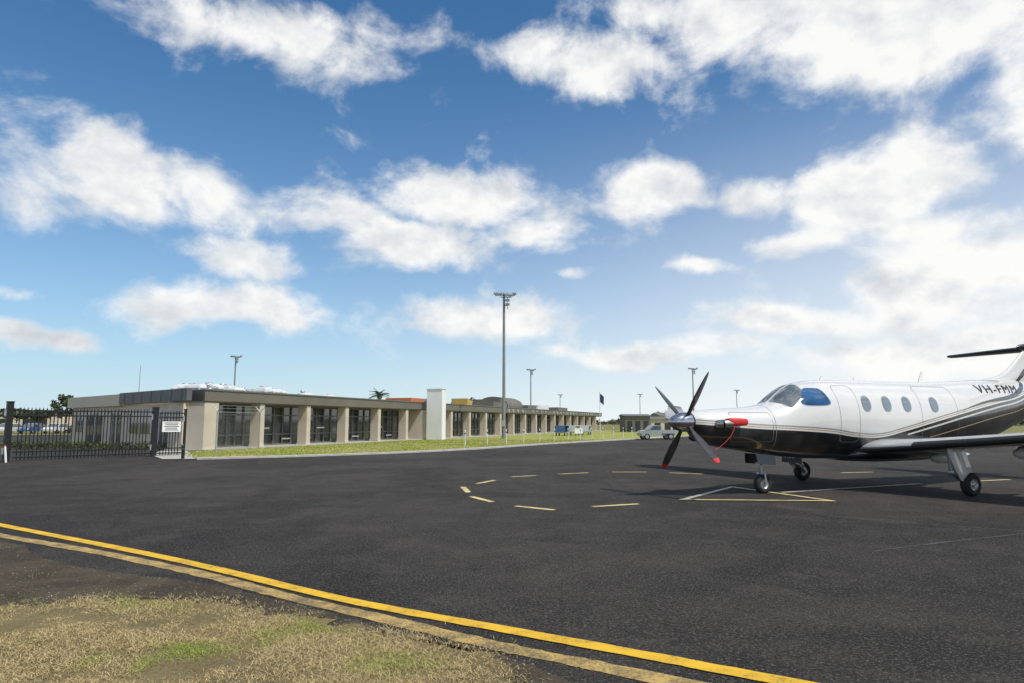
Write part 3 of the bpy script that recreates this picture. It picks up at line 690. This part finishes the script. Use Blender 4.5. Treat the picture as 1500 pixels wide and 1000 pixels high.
m,nt,bs=newmat('wing_paint'); k=NB(nt); g_=nt.nodes.new('ShaderNodeNewGeometry'); s_=nt.nodes.new('ShaderNodeSeparateXYZ'); k.L.new(g_.outputs['Normal'],s_.inputs[0])
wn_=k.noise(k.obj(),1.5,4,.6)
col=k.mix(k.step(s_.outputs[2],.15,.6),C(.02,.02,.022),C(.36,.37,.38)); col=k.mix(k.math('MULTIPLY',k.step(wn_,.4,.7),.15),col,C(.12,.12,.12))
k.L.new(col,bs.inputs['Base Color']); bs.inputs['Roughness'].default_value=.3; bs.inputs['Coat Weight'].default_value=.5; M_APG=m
M_TPL=mat('tailplane_dark_paint',(.03,.03,.033),.35,0,.2,1.2,coat=.5)
M_CHR=mat('polished_metal',(.46,.46,.48),.22,1,.10,5)
M_PROP=mat('propeller_black',(.06,.06,.063),.34,.3,.25,6)
M_RIM=mat('wheel_rim_grey',(.42,.43,.43),.4,.5,.1,8)
M_EXH=mat('exhaust_metal',(.45,.42,.38),.3,1,.2,8)
M_BLKTXT=mat('registration_black',(.02,.02,.022),.5)
b=MB(); NT=56
xs_=list(np.linspace(-1.92,-1.0,16))+list(np.linspace(-.94,2.2,48))+list(np.linspace(2.3,11.6,60))
b.loft([[surf(x,2*math.pi*j/NT) for j in range(NT)] for x in xs_],0,True,True); FUS=b.obj('fuselage',M_LIV,P)
def patch(b,c4,off,mode='xz',side=1,nn=5.,m=0,grow=0.):
    rings=[]; M_=32
    def pt(s,t):
        u=(s+1)/2;v=(t+1)/2
        x=(c4[0][0]*(1-u)+c4[1][0]*u)*(1-v)+(c4[3][0]*(1-u)+c4[2][0]*u)*v
        z=(c4[0][1]*(1-u)+c4[1][1]*u)*(1-v)+(c4[3][1]*(1-u)+c4[2][1]*u)*v
        th=z if mode=='xt' else th_of(x,z)
        p=surf(x,th)+nrm(x,th)*off
        if side<0: p.y=-p.y
        return p
    for r in np.linspace(.02,1,8):
        R_=[]
        for i in range(M_):
            a=2*math.pi*i/M_; cs,sn=math.cos(a),math.sin(a); kq=(abs(cs)**nn+abs(sn)**nn)**(-1/nn)
            R_.append(pt(cs*kq*r*(1+grow),sn*kq*r*(1+grow)))
        rings.append(R_)
    b.loft(rings,m,True,False)
def rect(x0,x1,z0,z1): return [(x0,z0),(x1,z0),(x1,z1),(x0,z1)]
for side in(1,-1):
    for x in (2.47,3.14,3.82,4.79)+((5.45,) if side<0 else ()):
        b=MB(); patch(b,rect(x-.125,x+.125,1.82,2.14),.005,'xz',side,nn=2.5,grow=.16); fr_=b.obj('window',M_RIM,P)
        b=MB(); patch(b,rect(x-.125,x+.125,1.82,2.14),.009,'xz',side,nn=2.5); b.obj('window_pane',M_GLASS2,fr_)
    b=MB(); c4=[(.60,1.92),(1.42,1.93),(1.30,2.31),(.88,2.31)]; patch(b,c4,.005,'xz',side,nn=4.5,grow=.07); f=b.obj('cockpit_window',M_RIM,P)
    b=MB(); patch(b,c4,.009,'xz',side,nn=5); b.obj('window_pane',M_CPIT,f)
    c4=[(.20,.05),(.40,1.02),(.83,.80),(.93,.05)]
    b=MB(); patch(b,c4,.005,'xt',side,nn=8,grow=.03); f=b.obj('windscreen',M_RIM,P)
    b=MB(); patch(b,c4,.009,'xt',side,nn=8,grow=-.03); b.obj('window_pane',M_WSHD,f)
M_SM=mat('seam_grey',(.2,.2,.2),.6)
def seam(name,x0,x1,z0,z1,side=1,rc=.12):
    pts=[]
    for cx,cz,a0 in((x1-rc,z1-rc,0),(x0+rc,z1-rc,90),(x0+rc,z0+rc,180),(x1-rc,z0+rc,270)):
        for a in range(0,91,15): pts.append((cx+rc*math.cos(rad(a0+a)),cz+rc*math.sin(rad(a0+a))))
    d=[]
    for i in range(len(pts)):
        p=pts[i];q=pts[(i+1)%len(pts)]; L_=math.dist(p,q); n=max(1,int(L_/.1))
        for j in range(n): d.append((p[0]+(q[0]-p[0])*j/n,p[1]+(q[1]-p[1])*j/n))
    cx=(x0+x1)/2;cz=(z0+z1)/2; b=MB(); I=[];O=[]
    for x,z in d:
        for k_,lst in((0,I),(.008,O)):
            X=x+math.copysign(k_,x-cx)*(1 if abs(x-cx)>(x1-x0)/2-rc else 0);Z=z+math.copysign(k_,z-cz)*(1 if abs(z-cz)>(z1-z0)/2-rc else 0)
            th=th_of(X,Z);p=surf(X,th)+nrm(X,th)*.003; p.y*=side; lst.append(p)
    n=len(I); b.add(I+O,[(i,(i+1)%n,n+(i+1)%n,n+i) for i in range(n)]); b.obj(name,M_SM,P)
seam('door_seam',1.62,2.20,1.12,2.38); seam('cargo_door_seam',4.30,5.62,1.15,2.42)
seam('cowl_seam',-1.15,-.15,1.15,1.76,1,.06)
b=MB(); xq=-.08
I=[surf(xq,2*math.pi*j/48)+nrm(xq,2*math.pi*j/48)*.002 for j in range(48)];O=[surf(xq+.012,2*math.pi*j/48)+nrm(xq,2*math.pi*j/48)*.002 for j in range(48)]
b.add(I+O,[(i,(i+1)%48,48+(i+1)%48,48+i) for i in range(48)])
b.obj('cowl_joint',M_SM,P)
def sidetext(body,x0,x1,zc,h,m,name,slant=.0,tilt=0.):
    me=textmesh(body,h*1.4,0,False,1.18)
    xs=[v.co.x for v in me.vertices];ys=[v.co.y for v in me.vertices]; w=max(xs)-min(xs);mx=min(xs);my=min(ys);hh=max(ys)-my
    bm=bmesh.new(); bm.from_mesh(me); bmesh.ops.triangulate(bm,faces=bm.faces); bmesh.ops.subdivide_edges(bm,edges=[e for e in bm.edges if e.calc_length()>.05],cuts=2)
    for v in bm.verts:
        ty=(v.co.y-my)/hh; fx=(v.co.x-mx)/w; X=x0+fx*(x1-x0)+slant*ty*h; Z=zc-h/2+h*ty+tilt*fx
        th=th_of(X,Z); v.co=surf(X,th)+nrm(X,th)*.014
    bm.to_mesh(me); bm.free(); me.materials.append(m)
    o=D.objects.new(name,me); COL.objects.link(o); o.parent=P; return o
sidetext('VH-FMM',6.75,8.72,2.40,.21,M_BLKTXT,'registration_lettering',.1,.04)
# propeller
HB=Vector((-2.02,0,1.56))
b=MB(); b.cyl((.10,0,0),(-.08,0,0),.200,.200,28); b.cyl((.16,0,0),(.10,0,0),.18,.195,24); PR=b.obj('propeller',M_APB,P,HB)
b=MB(); b.lathe([(-.44,.001),(-.435,.02),(-.41,.055),(-.35,.105),(-.26,.155),(-.16,.19),(-.09,.204),(.06,.206)],(0,0,0),(1,0,0),32); b.obj('spinner',M_CHR,PR)
def blade(phi,cover):
    rs=[.18,.28,.38,.52,.70,.88,1.04,1.16,1.24,1.285]; ch=[.085,.09,.125,.165,.185,.18,.165,.13,.085,.025]; tk=[.08,.07,.045,.032,.026,.02,.016,.012,.008,.004]
    be=[95,92,88,84,79,75,72,70,69,68]
    def mk(rr,grow,name,mtl,par):
        R_=[]
        for r,c,t,a in zip(rs,ch,tk,be):
            if r<rr: continue
            a=rad(a); cx=Vector((math.sin(a),math.cos(a),0)); n=Vector((math.cos(a),-math.sin(a),0)); ring=[]
            for q in range(16):
                g=2*math.pi*q/16; ring.append(cx*((c/2+grow)*math.cos(g)-.02)+n*((t/2+grow)*math.sin(g))+Vector((0,0,r)))
            R_.append(ring)
        b=MB(); b.loft(R_,0,True,True); return b.obj(name,mtl,par,(0,0,0),(phi,0,0) if par is PR else (0,0,0))
    B_=mk(0,0,'propeller_blade',M_PROP,PR)
    if cover: mk(1.10,.008,'tip_cover',M_RED,B_)
for a,c in((38,0),(128,1),(218,1),(308,0)): blade(rad(a),c)
b=MB(); b.lathe([(0,.155),(.02,.15),(.10,.12)],(0,0,0),(1,0,0),20,0); b.cyl((.10,0,0),(.11,0,0),.12,.12,20,1)
o=b.obj('air_intake',[M_CHR,M_DARK],P,(-1.82,0,1.24)); o.scale=(1,1.15,.55)
for s in(-1,1):
    b=MB(); pts=[(-1.50,s*.36,1.52),(-1.40,s*.46,1.52),(-1.24,s*.52,1.53)]; rr=[.085,.09,.095]
    for i in range(2): b.cyl(pts[i],pts[i+1],rr[i],rr[i+1],16)
    ex=b.obj('exhaust_stack',M_EXH,P)
    b=MB(); R_=[]
    for x,y,hw,hh in((-1.34,s*.49,.08,.07),(-1.28,s*.51,.092,.082),(-1.05,s*.56,.092,.08),(-.95,s*.585,.08,.07),(-.92,s*.59,.06,.05)):
        R_.append([(x,y+hw*math.copysign(abs(math.cos(g))**.6,math.cos(g)),1.56+hh*math.copysign(abs(math.sin(g))**.6,math.sin(g))) for g in np.linspace(0,2*math.pi,20,endpoint=False)])
    b.loft(R_,0,True,True); b.obj('exhaust_cover',M_RED,ex)
b=MB(); b.tube([(-1.22,-.58,1.49),(-1.28,-.62,1.40),(-1.40,-.66,1.28),(-1.58,-.72,1.17),(-1.80,-.79,1.07),(-1.98,-.82,1.0)],.0045); b.obj('tie_strap',M_RED,P)
def wing(side):
    R_=[]
    stn=[(.55,2.35,2.75,.95,.17),(.9,2.55,2.45,.97,.155),(1.6,2.72,2.15,1.03,.15),(3.0,2.84,1.97,1.16,.145),(5,3.02,1.68,1.36,.14),(7.4,3.22,1.32,1.60,.13),(7.9,3.30,1.15,1.70,.12),(8.15,3.50,.80,1.95,.10),(8.2,3.65,.60,2.12,.06)]
    for y,le,c,z,t in stn:
        ring=[]
        for xx,s_ in [(q,1) for q in (0,.01,.04,.1,.2,.35,.55,.75,.9,1.0)]+[(q,-1) for q in(.9,.75,.55,.35,.2,.1,.04,.01)]:
            yt=5*t*(.2969*math.sqrt(xx)-.126*xx-.3516*xx**2+.2843*xx**3-.1015*xx**4)
            camber=.02*(1-(2*xx-1)**2)
            ring.append((le+c*xx,side*y,z+c*(camber+ (yt if s_>0 else -yt*.85))-xx*c*.03))
        R_.append(ring)
    if side>0: R_=[r[::-1] for r in R_]
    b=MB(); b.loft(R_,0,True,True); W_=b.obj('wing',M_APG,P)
    R2=[]
    for y,le,c,z,t in stn[2:6]:
        ring=[]
        for xx,s_ in((.05,-1),(.02,-1),(.005,-1),(0,1),(.006,1),(.02,1),(.045,1)):
            yt=5*t*(.2969*math.sqrt(xx)-.126*xx-.3516*xx**2); camber=.02*(1-(2*xx-1)**2)
            ring.append((le+c*xx-.006,side*y,z+c*(camber+(yt if s_>0 else -yt*.85))-xx*c*.03+.004*s_*(xx>0)))
        R2.append(ring)
    b=MB(); b.loft(R2,0,True,False,False); b.obj('deicing_boot',M_RUB,W_)
    for y in(1.15,2.95,4.6):
        zz=.72+(y-1)*.098
        b=MB(); b.lathe([(0,.001),(.08,.07),(.3,.14),(.7,.155),(1.0,.12),(1.45,.001)],(3.95,side*y,zz),(1,0,.05),16); b.obj('flap_fairing',M_APW,W_)
wing(-1);wing(1)
b=MB(); R_=[]
for x,hw,zt,zb in((2.0,.2,.80,.74),(2.4,.62,1.02,.66),(3.2,.86,1.12,.62),(4.6,.88,1.10,.62),(5.4,.66,.98,.66),(5.9,.2,.82,.74)):
    R_.append([(x,hw*math.copysign(abs(math.cos(g))**.8,math.cos(g)),(zt+zb)/2+(zt-zb)/2*math.sin(g)) for g in np.linspace(0,2*math.pi,24,endpoint=False)])
b.loft(R_,0,True,True); b.obj('wing_fairing',M_APB,P)
def wheel(par,c,r,w):
    t=MB(); t.lathe([(-w*.42,r*.50),(-w/2,r*.62),(-w/2,r*.82),(-w*.36,r*.96),(-w*.15,r),(w*.15,r),(w*.36,r*.96),(w/2,r*.82),(w/2,r*.62),(w*.42,r*.50)],c,(0,1,0),32)
    o=t.obj('wheel',M_RUB,par)
    h=MB(); h.lathe([(-w*.40,.001),(-w*.40,r*.18),(-w*.28,r*.22),(-w*.30,r*.42),(-w*.43,r*.51)],c,(0,1,0),24); h.lathe([(-w*.40,.001),(-w*.40,r*.18),(-w*.28,r*.22),(-w*.30,r*.42),(-w*.43,r*.51)],c,(0,-1,0),24)
    c=Vector(c)
    for i in range(6):
        a=i*math.pi/3
        for s in(-1,1): h.cyl(c+Vector((math.cos(a)*r*.32,s*w*.28,math.sin(a)*r*.32)),c+Vector((math.cos(a)*r*.32,s*w*.34,math.sin(a)*r*.32)),.012,.012,6)
    h.obj('rim',M_RIM,o)
b=MB()
b.cyl((.0,0,.42),(-.10,0,1.0),.045,.05,14); b.cyl((.0,0,.40),(-.02,0,.56),.032,.032,12)
for s in(-1,1):
    b.cyl((.0,s*.10,.42),(.02,s*.10,.215),.025,.025,8)
b.cyl((0,-.12,.43),(0,.12,.43),.03,.03,8); b.cyl((.02,-.11,.215),(.02,.11,.215),.02,.02,8)
b.cyl((.10,0,.48),(.02,0,.44),.018,.018,6);b.cyl((.10,0,.48),(-.02,0,.66),.018,.018,6); b.cyl((-.08,0,.75),(.35,0,.92),.022,.022,8)
b.box(-.10,-.02,-.07,.07,.60,.68)
NG=b.obj('nose_gear',M_ALU,P); wheel(NG,(.02,0,.215),.215,.15)
for s in(-1,1):
    b=MB(); b.add([(-.30,s*.17,.88),(.25,s*.17,.84),(.22,s*.21,.62),(-.26,s*.21,.66)],[(0,1,2,3)])
    b.obj('gear_door',M_APB,NG)
DX=-.20
for s in(-1,1):
    y=s*2.13
    b=MB(); b.cyl((3.35,y,1.0),(3.42,y,.50),.06,.05,12); b.cyl((3.42,y,.50),(3.80,y+s*.02,.26),.05,.04,10); b.cyl((3.75,y,.32),(3.42,y,.85),.03,.03,8); b.cyl((3.42,y-.07,.50),(3.42,y+.07,.50),.06,.06,10)
    b.cyl((3.80,y,.25),(3.80,y+s*.17,.25),.04,.04,10); b.cyl((3.35,y-s*.02,.9),(3.3,y-s*.6,.95),.025,.025,8); b.tube([(3.38,y-.05,.9),(3.46,y-.06,.55),(3.7,y-.05,.3)],.008)
    G=b.obj('main_gear',M_ALU,P,(DX,0,0))
    wheel(G,(3.80,y+s*.12,.25),.25,.19)
    yo_=y+s*.13
    b=MB(); R_=[]
    for z,x0,x1,yy in((1.02,3.12,3.66,yo_),(.85,3.16,3.70,yo_+s*.02),(.62,3.26,3.78,yo_+s*.03),(.42,3.40,3.86,yo_+s*.02),(.33,3.5,3.84,yo_)):
        R_.append([(x0,yy-.008,z),((x0+x1)/2,yy-.012-s*.02,z),(x1,yy-.008,z),(x1,yy+.008,z),((x0+x1)/2,yy+.012+s*.02,z),(x0,yy+.008,z)])
    b.loft(R_,0,True,True); b.obj('gear_door',M_APW,G)
    if s>0:
        b=MB(); b.box(3.14,3.17,1.65,2.3,.50,.90); db=b.obj('gear_door',M_APB,G)
        me=textmesh('1138',.18,.001,True); me.materials.append(M_WHITE); o=D.objects.new('number_lettering',me); COL.objects.link(o); o.parent=db; o.location=(3.135,2.22,.62); o.rotation_euler=(rad(90),0,rad(-90))
b=MB(); R_=[]
for z,le,te,t in((2.42,5.9,11.45,.06),(2.60,6.9,11.5,.08),(2.72,8.0,11.52,.10),(2.82,8.6,11.55,.12),(2.98,8.98,11.6,.12),(3.2,9.32,11.65,.11),(3.45,9.66,11.7,.10),(3.66,9.95,11.75,.09)):
    c=te-le; R_.append([(le+c*xx,s_*t*(2.0*math.sqrt(xx)*(1-xx)+.05*(xx>0)*(xx<1)),z) for xx,s_ in((0,-1),(.03,-1),(.1,-1),(.3,-1),(.6,-1),(.85,-1),(1,-1),(.85,1),(.6,1),(.3,1),(.1,1),(.03,1))])
b.loft(R_,0,True,True); b.obj('tail_fin',M_LIV,P)
b=MB(); R_=[]
for y,le,c in((-2.62,10.52,.62),(-2.5,10.36,.82),(-1.2,10.12,1.1),(0,9.95,1.32),(1.2,10.12,1.1),(2.5,10.36,.82),(2.62,10.52,.62)):
    R_.append([(le+c*xx,y,3.66+s_*c*.6*(.2969*math.sqrt(xx)-.126*xx-.3516*xx**2+.2843*xx**3-.1015*xx**4)) for xx,s_ in((0,1),(.02,1),(.1,1),(.3,1),(.6,1),(1,1),(.6,-1),(.3,-1),(.1,-1),(.02,-1))])
b.loft(R_,0,True,True); b.obj('tailplane',M_TPL,P)
b=MB(); b.lathe([(0,.001),(.1,.06),(.35,.10),(1.2,.11),(2.0,.05),(2.3,.001)],(9.6,0,3.68),(1,0,0),16); b.obj('tail_bullet',M_APB,P)
for x,h in((5.35,.28),(1.9,.10),(3.0,.08)):
    z=sec(x)[0]-.01; b=MB(); R_=[[(x,-.012,z),(x+.16,-.004,z),(x+.16,.004,z),(x,.012,z)],[(x+h*.5,-.006,z+h),(x+h*.5+.07,-.003,z+h),(x+h*.5+.07,.003,z+h),(x+h*.5,.006,z+h)]]; b.loft(R_,0,False,True); b.obj('aerial',M_APW,P)

# ------------------------------------------------------------------ world
sdir=Vector((.42,-.36,.83)).normalized()
el=math.asin(sdir.z); az=math.atan2(sdir.x,sdir.y)
w=D.worlds.new('World'); SC.world=w; w.use_nodes=True; nt=w.node_tree; nt.nodes.clear(); k=NB(nt)
out=nt.nodes.new('ShaderNodeOutputWorld'); bg=nt.nodes.new('ShaderNodeBackground')
sky=nt.nodes.new('ShaderNodeTexSky'); sky.sky_type='NISHITA'; sky.sun_disc=False; sky.sun_elevation=el; sky.sun_rotation=az
sky.air_density=1.0; sky.dust_density=.6; sky.ozone_density=3.0; sky.altitude=200
tc=nt.nodes.new('ShaderNodeTexCoord'); sp=nt.nodes.new('ShaderNodeSeparateXYZ'); nt.links.new(tc.outputs['Generated'],sp.inputs[0])
X_,Y_,Z_=sp.outputs
azn=k.math('ARCTAN2',X_,Y_); eln=k.math('ARCSINE',Z_)
cv=nt.nodes.new('ShaderNodeCombineXYZ'); nt.links.new(azn,cv.inputs[0]); nt.links.new(eln,cv.inputs[1]); V=cv.outputs[0]
def vm(op,a,b_):
    n=nt.nodes.new('ShaderNodeVectorMath'); n.operation=op
    for s_,v_ in zip(n.inputs,(a,b_)):
        if isinstance(v_,bpy.types.NodeSocket): nt.links.new(v_,s_)
        else: s_.default_value=v_
    return n
wn=nt.nodes.new('ShaderNodeTexNoise'); wn.inputs['Scale'].default_value=5.; wn.inputs['Detail'].default_value=3; nt.links.new(V,wn.inputs['Vector'])
VW=vm('ADD',V,vm('MULTIPLY',vm('SUBTRACT',wn.outputs['Color'],(.5,.5,.5)).outputs[0],(.16,.09,0)).outputs[0]).outputs[0]
blobs=[(-.33,.515,.24,.048,1.1),(.126,.510,.15,.055,1.1),(.35,.56,.25,.06,1.15),(.58,.47,.25,.08,1.2),(.68,.37,.08,.08,1.1),
(-.525,.305,.10,.062,1.35),(-.41,.285,.07,.050,1.0),(-.30,.285,.10,.040,.95),(-.37,.222,.13,.026,.85),(-.08,.325,.12,.046,1.3),(-.14,.25,.15,.038,1.2),(.04,.275,.09,.036,1.0),(.184,.325,.10,.038,1.15),(.374,.31,.07,.036,1.1),(.517,.295,.13,.055,1.3),(.42,.245,.09,.022,.95),(.60,.23,.11,.035,1.0),
(-.402,.150,.14,.031,1.15),(-.05,.148,.17,.031,1.15),(.208,.104,.17,.022,1.1),(.60,.17,.17,.060,1.2),(.384,.135,.13,.025,1.1),(.60,.09,.25,.035,1.1),(-.62,.118,.06,.015,1.1),(-.66,.160,.05,.013,1.0),(.265,.212,.045,.013,1.05),(.097,.212,.035,.012,1.05)]
acc=None
for a0,e0,ra,re,wt in blobs:
    d=vm('MULTIPLY',vm('SUBTRACT',VW,(a0,e0,0)).outputs[0],(1/ra,1/re,0)).outputs[0]
    dt=vm('DOT_PRODUCT',d,d).outputs['Value']
    v=k.math('MULTIPLY',k.math('POWER',.46,dt),wt)
    acc=v if acc is None else k.math('SMOOTH_MAX',acc,v,.10)
VS=vm('MULTIPLY',V,(1,1.4,1)).outputs[0]
n1=k.noise(VS,6.5,9,.60,.22)
na=k.noise(VS,9.,5,.58); nb_=k.noise(k.vadd(VS,(.020,.045,0)),9.,5,.58)
outm=k.math('MAXIMUM',k.step(k.math('ABSOLUTE',azn),.78,1.0),k.step(eln,.62,.75))
n2=k.noise(V,2.2,2,.5)
acc=k.math('MAXIMUM',acc,k.math('MULTIPLY',outm,k.step(n2,.42,.62)))
d0=k.math('ADD',acc,k.math('MULTIPLY',k.math('SUBTRACT',n1,.5),2.7))
alpha=k.step(d0,.32,1.02)
thick=k.step(d0,.8,1.6)
lit=k.math('ADD',k.math('MULTIPLY',k.math('SUBTRACT',na,nb_),1.8),.82)
lit=k.math('SUBTRACT',lit,k.math('MULTIPLY',thick,.12),clamp=True)
warm=k.step(azn,-.4,.6)
lit=k.math('ADD',lit,k.math('MULTIPLY',warm,.12),clamp=True)
ccol=k.mix(lit,C(.42,.48,.56),C(.99,.985,.965))
skyc=k.mix(1.,sky.outputs[0],C(.048,.098,.124),'MULTIPLY')
haze=k.math('POWER',k.math('SUBTRACT',1.,k.math('ABSOLUTE',Z_),clamp=True),5.5)
hazec=k.mix(k.step(azn,-.6,.4),C(.66,.80,.88),C(.92,.955,.98))
base=k.mix(k.math('MULTIPLY',haze,.95),skyc,hazec)
glow=k.math('MULTIPLY',k.step(azn,-.2,.75),k.step(eln,.50,.02))
base=k.mix(k.math('MULTIPLY',glow,.65),base,C(.96,.97,.975))
final=k.mix(k.math('MULTIPLY',alpha,.97),base,ccol)
final=k.mix(k.step(Z_,.0,-.02),final,C(.10,.10,.09))
nt.links.new(final,bg.inputs[0]); bg.inputs[1].default_value=1.0
nt.links.new(bg.outputs[0],out.inputs[0])
try:
    w.cycles.sampling_method='MANUAL'; w.cycles.sample_map_resolution=256
except Exception: pass
sl=D.lights.new('sun','SUN'); sl.energy=3.8; sl.angle=rad(1.2); sl.color=(1,.935,.84)
so=D.objects.new('sun',sl); COL.objects.link(so); so.rotation_euler=sdir.to_track_quat('Z','Y').to_euler(); so.location=(20,-10,40)
# ------------------------------------------------------------------ camera
cd=D.cameras.new('camera'); cam=D.objects.new('camera',cd); COL.objects.link(cam); SC.camera=cam
cam.location=(0,0,1.55); cam.rotation_euler=(rad(90+6.73),0,0); cd.sensor_width=36; cd.lens=24; cd.clip_end=8000; cd.clip_start=.05
SC.view_settings.view_transform='Standard'; SC.view_settings.look='None'; SC.view_settings.exposure=0
